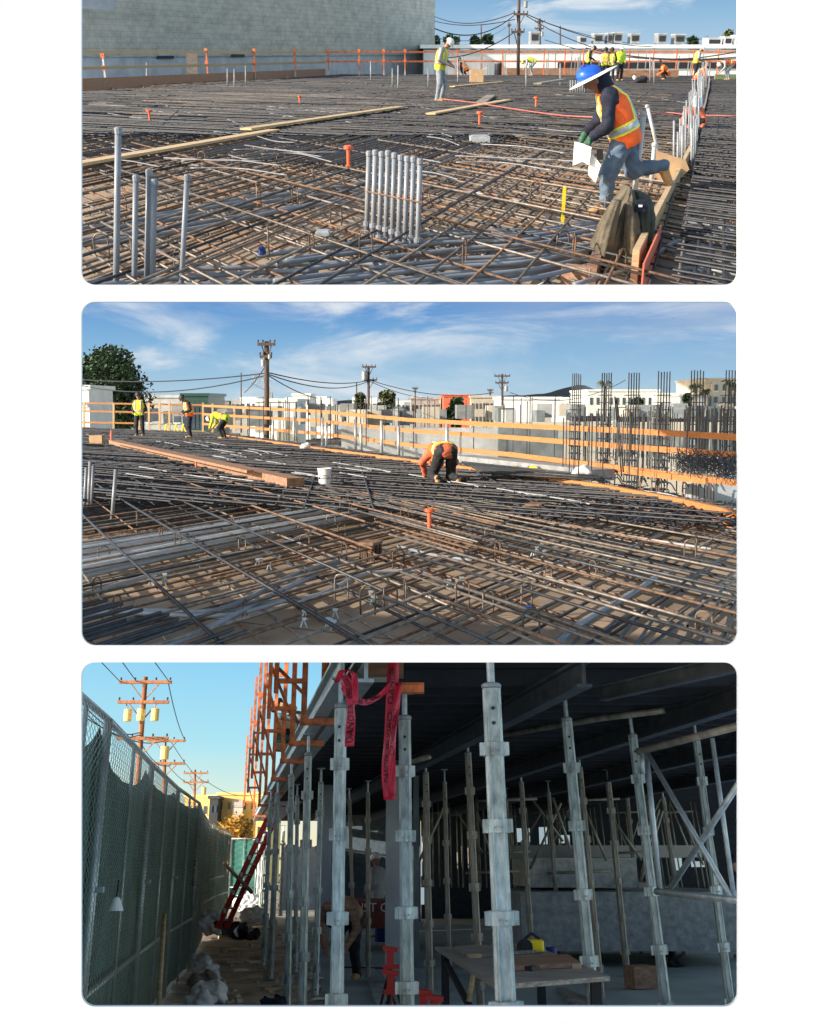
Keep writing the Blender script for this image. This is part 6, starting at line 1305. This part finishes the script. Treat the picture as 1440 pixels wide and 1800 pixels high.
for i, (x, y, l) in enumerate(((834, 1680, 'small tan wood block on the left part of the table'), (936, 1702, 'small dark offcut on the reddish board'), (1014, 1698, 'pale offcut at the right end of the reddish board'))): tag(MB().box(tp(x, y, .05), (.1, .06, .03), Matrix.Rotation(R(20 + 30 * i), 3, 'Z')).build('wood_block', M_wood if i != 1 else M_black), l, 'wood block')
p = tp(935, 1662, .06); e = thing('circular_saw', 'yellow and black circular saw on the back of the work table', 'saw', p); MB().box(p, (.2, .12, .1)).build('body', M_yellow, e, bevel=.02); MB().lathe(p + Vector((-.07, -.07, -.01)), [(.07, 0), (.07, .01)], 16, Matrix.Rotation(R(90), 3, 'X')).build('blade', M_black, e); MB().tube([p + Vector((-.06, 0, .05)), p + Vector((0, 0, .1)), p + Vector((.07, 0, .05))], .014, 6).build('handle', M_black, e)
tubeobj('broom_stick', [D(824, 1760, 8.3), D(832, 1712, 8.3)], .018, M_wood, 'pale wooden handle leaning below the table edge', 'tool handle'); 
# drum, red stands, worker
p = Vector((D(968, 1640, 15.2).x, 15.2, .015)); s = 1 / ppm(p); e = thing('drum', 'dark blue drum with a white band before the pale blocks', 'drum', p)
MB().lathe(p, [(10 * s, 0), (10.4 * s, 1 * s), (10 * s, 18 * s), (10.4 * s, 19 * s), (10 * s, 36 * s), (10.4 * s, 37 * s), (10.2 * s, 54 * s), (9 * s, 54 * s)], 22).build('body', M_bluep, e); MB().lathe(p + Vector((0, 0, 22 * s)), [(10.5 * s, 0), (10.5 * s, 12 * s)], 22).build('band', M_paper, e)
p = G(676, 1655, .015); tag(MB().lathe(p, [(.2, 0), (.2, .3), (.205, .31), (.2, .6), (.19, .61)], 18).build('drum', M_bluep), 'dark blue drum beside the foot of the concrete column', 'drum')
for i, (x, yt, yb) in enumerate(((686, 1668, 1775), (687, 1710, 1790), (744, 1744, 1800), (764, 1754, 1810))):
    t_ = D(x, yt, 9.6 - i * .5); e = thing('pipe_stand', ['red headed tripod stand left of the centre post, the taller', 'red headed tripod stand left of the centre post, the lower', 'red clamp head right of the centre post', 'red clamp head at the bottom edge right of the centre post'][i], 'stand', (t_.x, t_.y, 0))
    MB().box(t_, (.13, .07, .035), Matrix.Rotation(R(8), 3, 'Y')).box(t_ + Vector((0, 0, -.09)), (.06, .05, .14)).box(t_ + Vector((.01, 0, -.14)), (.14, .06, .03)).build('head', M_red, e)
    for a in (0, 120, 240): MB().tube([t_ - Vector((0, 0, .14)), Vector((t_.x + .22 * math.cos(R(a + 20)), t_.y + .22 * math.sin(R(a + 20)), 0.02))], .011, 6).build('leg', M_black, e)
    MB().tube([t_ - Vector((0, 0, .4)), t_], .016, 8).build('stem', M_red, e)
person('worker in pale work clothes standing far inside left of the concrete column', (D(664, 1600, 24).x, 24.0, .0), 60, 'stand', M_concb, M_concb, M_hatw, None, vox=.03, H=1.72)
person('worker bending forward behind the taped post', (D(606, 1676, 15).x, 15.0, .015), 165, 'bend', M_woodb, M_bkcloth, M_bkcloth, None, vox=.024, H=1.7)
person('dim worker in dark clothes crouching behind the tube frame', (G(1195, 1655).x, 18.5, .015), 60, 'stand', M_bkcloth, M_bkcloth, None, None, vox=.03, H=1.6)
for i, (x, y, w_, h_) in enumerate(((1148, 1660, .26, .2), (1172, 1672, .22, .24), (1190, 1690, .2, .2))): sack(x, y, G(x, y + 12).y, w_, h_, ['dark heap behind the thick right posts', 'dark rag heap left of the tube frame post', 'small dark heap on the floor at right'][i], M_bkcloth, i + 9)
p = G(1128, 1738, .015); tag(MB().box(p + Vector((0, 0, .14)), (.34, .25, .26), Matrix.Rotation(R(20), 3, 'Z')).build('crate', M_woodb), 'brown timber crate on the floor between the right posts', 'crate')
for k in range(7):
    a, c = G(985 + k * 4, 1738 + k * 5, .03 + .0), G(1060 + k * 8, 1768 + k * 3, .03); tag(MB().beam(a, c, .09, .03).build('board', M_woodd), 'grey board in the loose stack on the floor under the table', 'board', 'boards under the table')
a, c = G(650, 1700, .04), G(700, 1775, .04); tag(MB().prism([G(640, 1700, .02), G(655, 1700, .02), G(716, 1790, .02), G(668, 1790, .02)], (0, 0, .03)).build('steel_plate', M_alu), 'wedge shaped pale plate on the floor right of the taped post', 'plate')
tubeobj('conduit_run', [G(600, 1700, .05), G(680, 1702, .05)], .012, M_black, 'thin dark line lying across the slab', 'cable')
for o in bpy.data.objects:
    if '_o' in o: del o['_o']
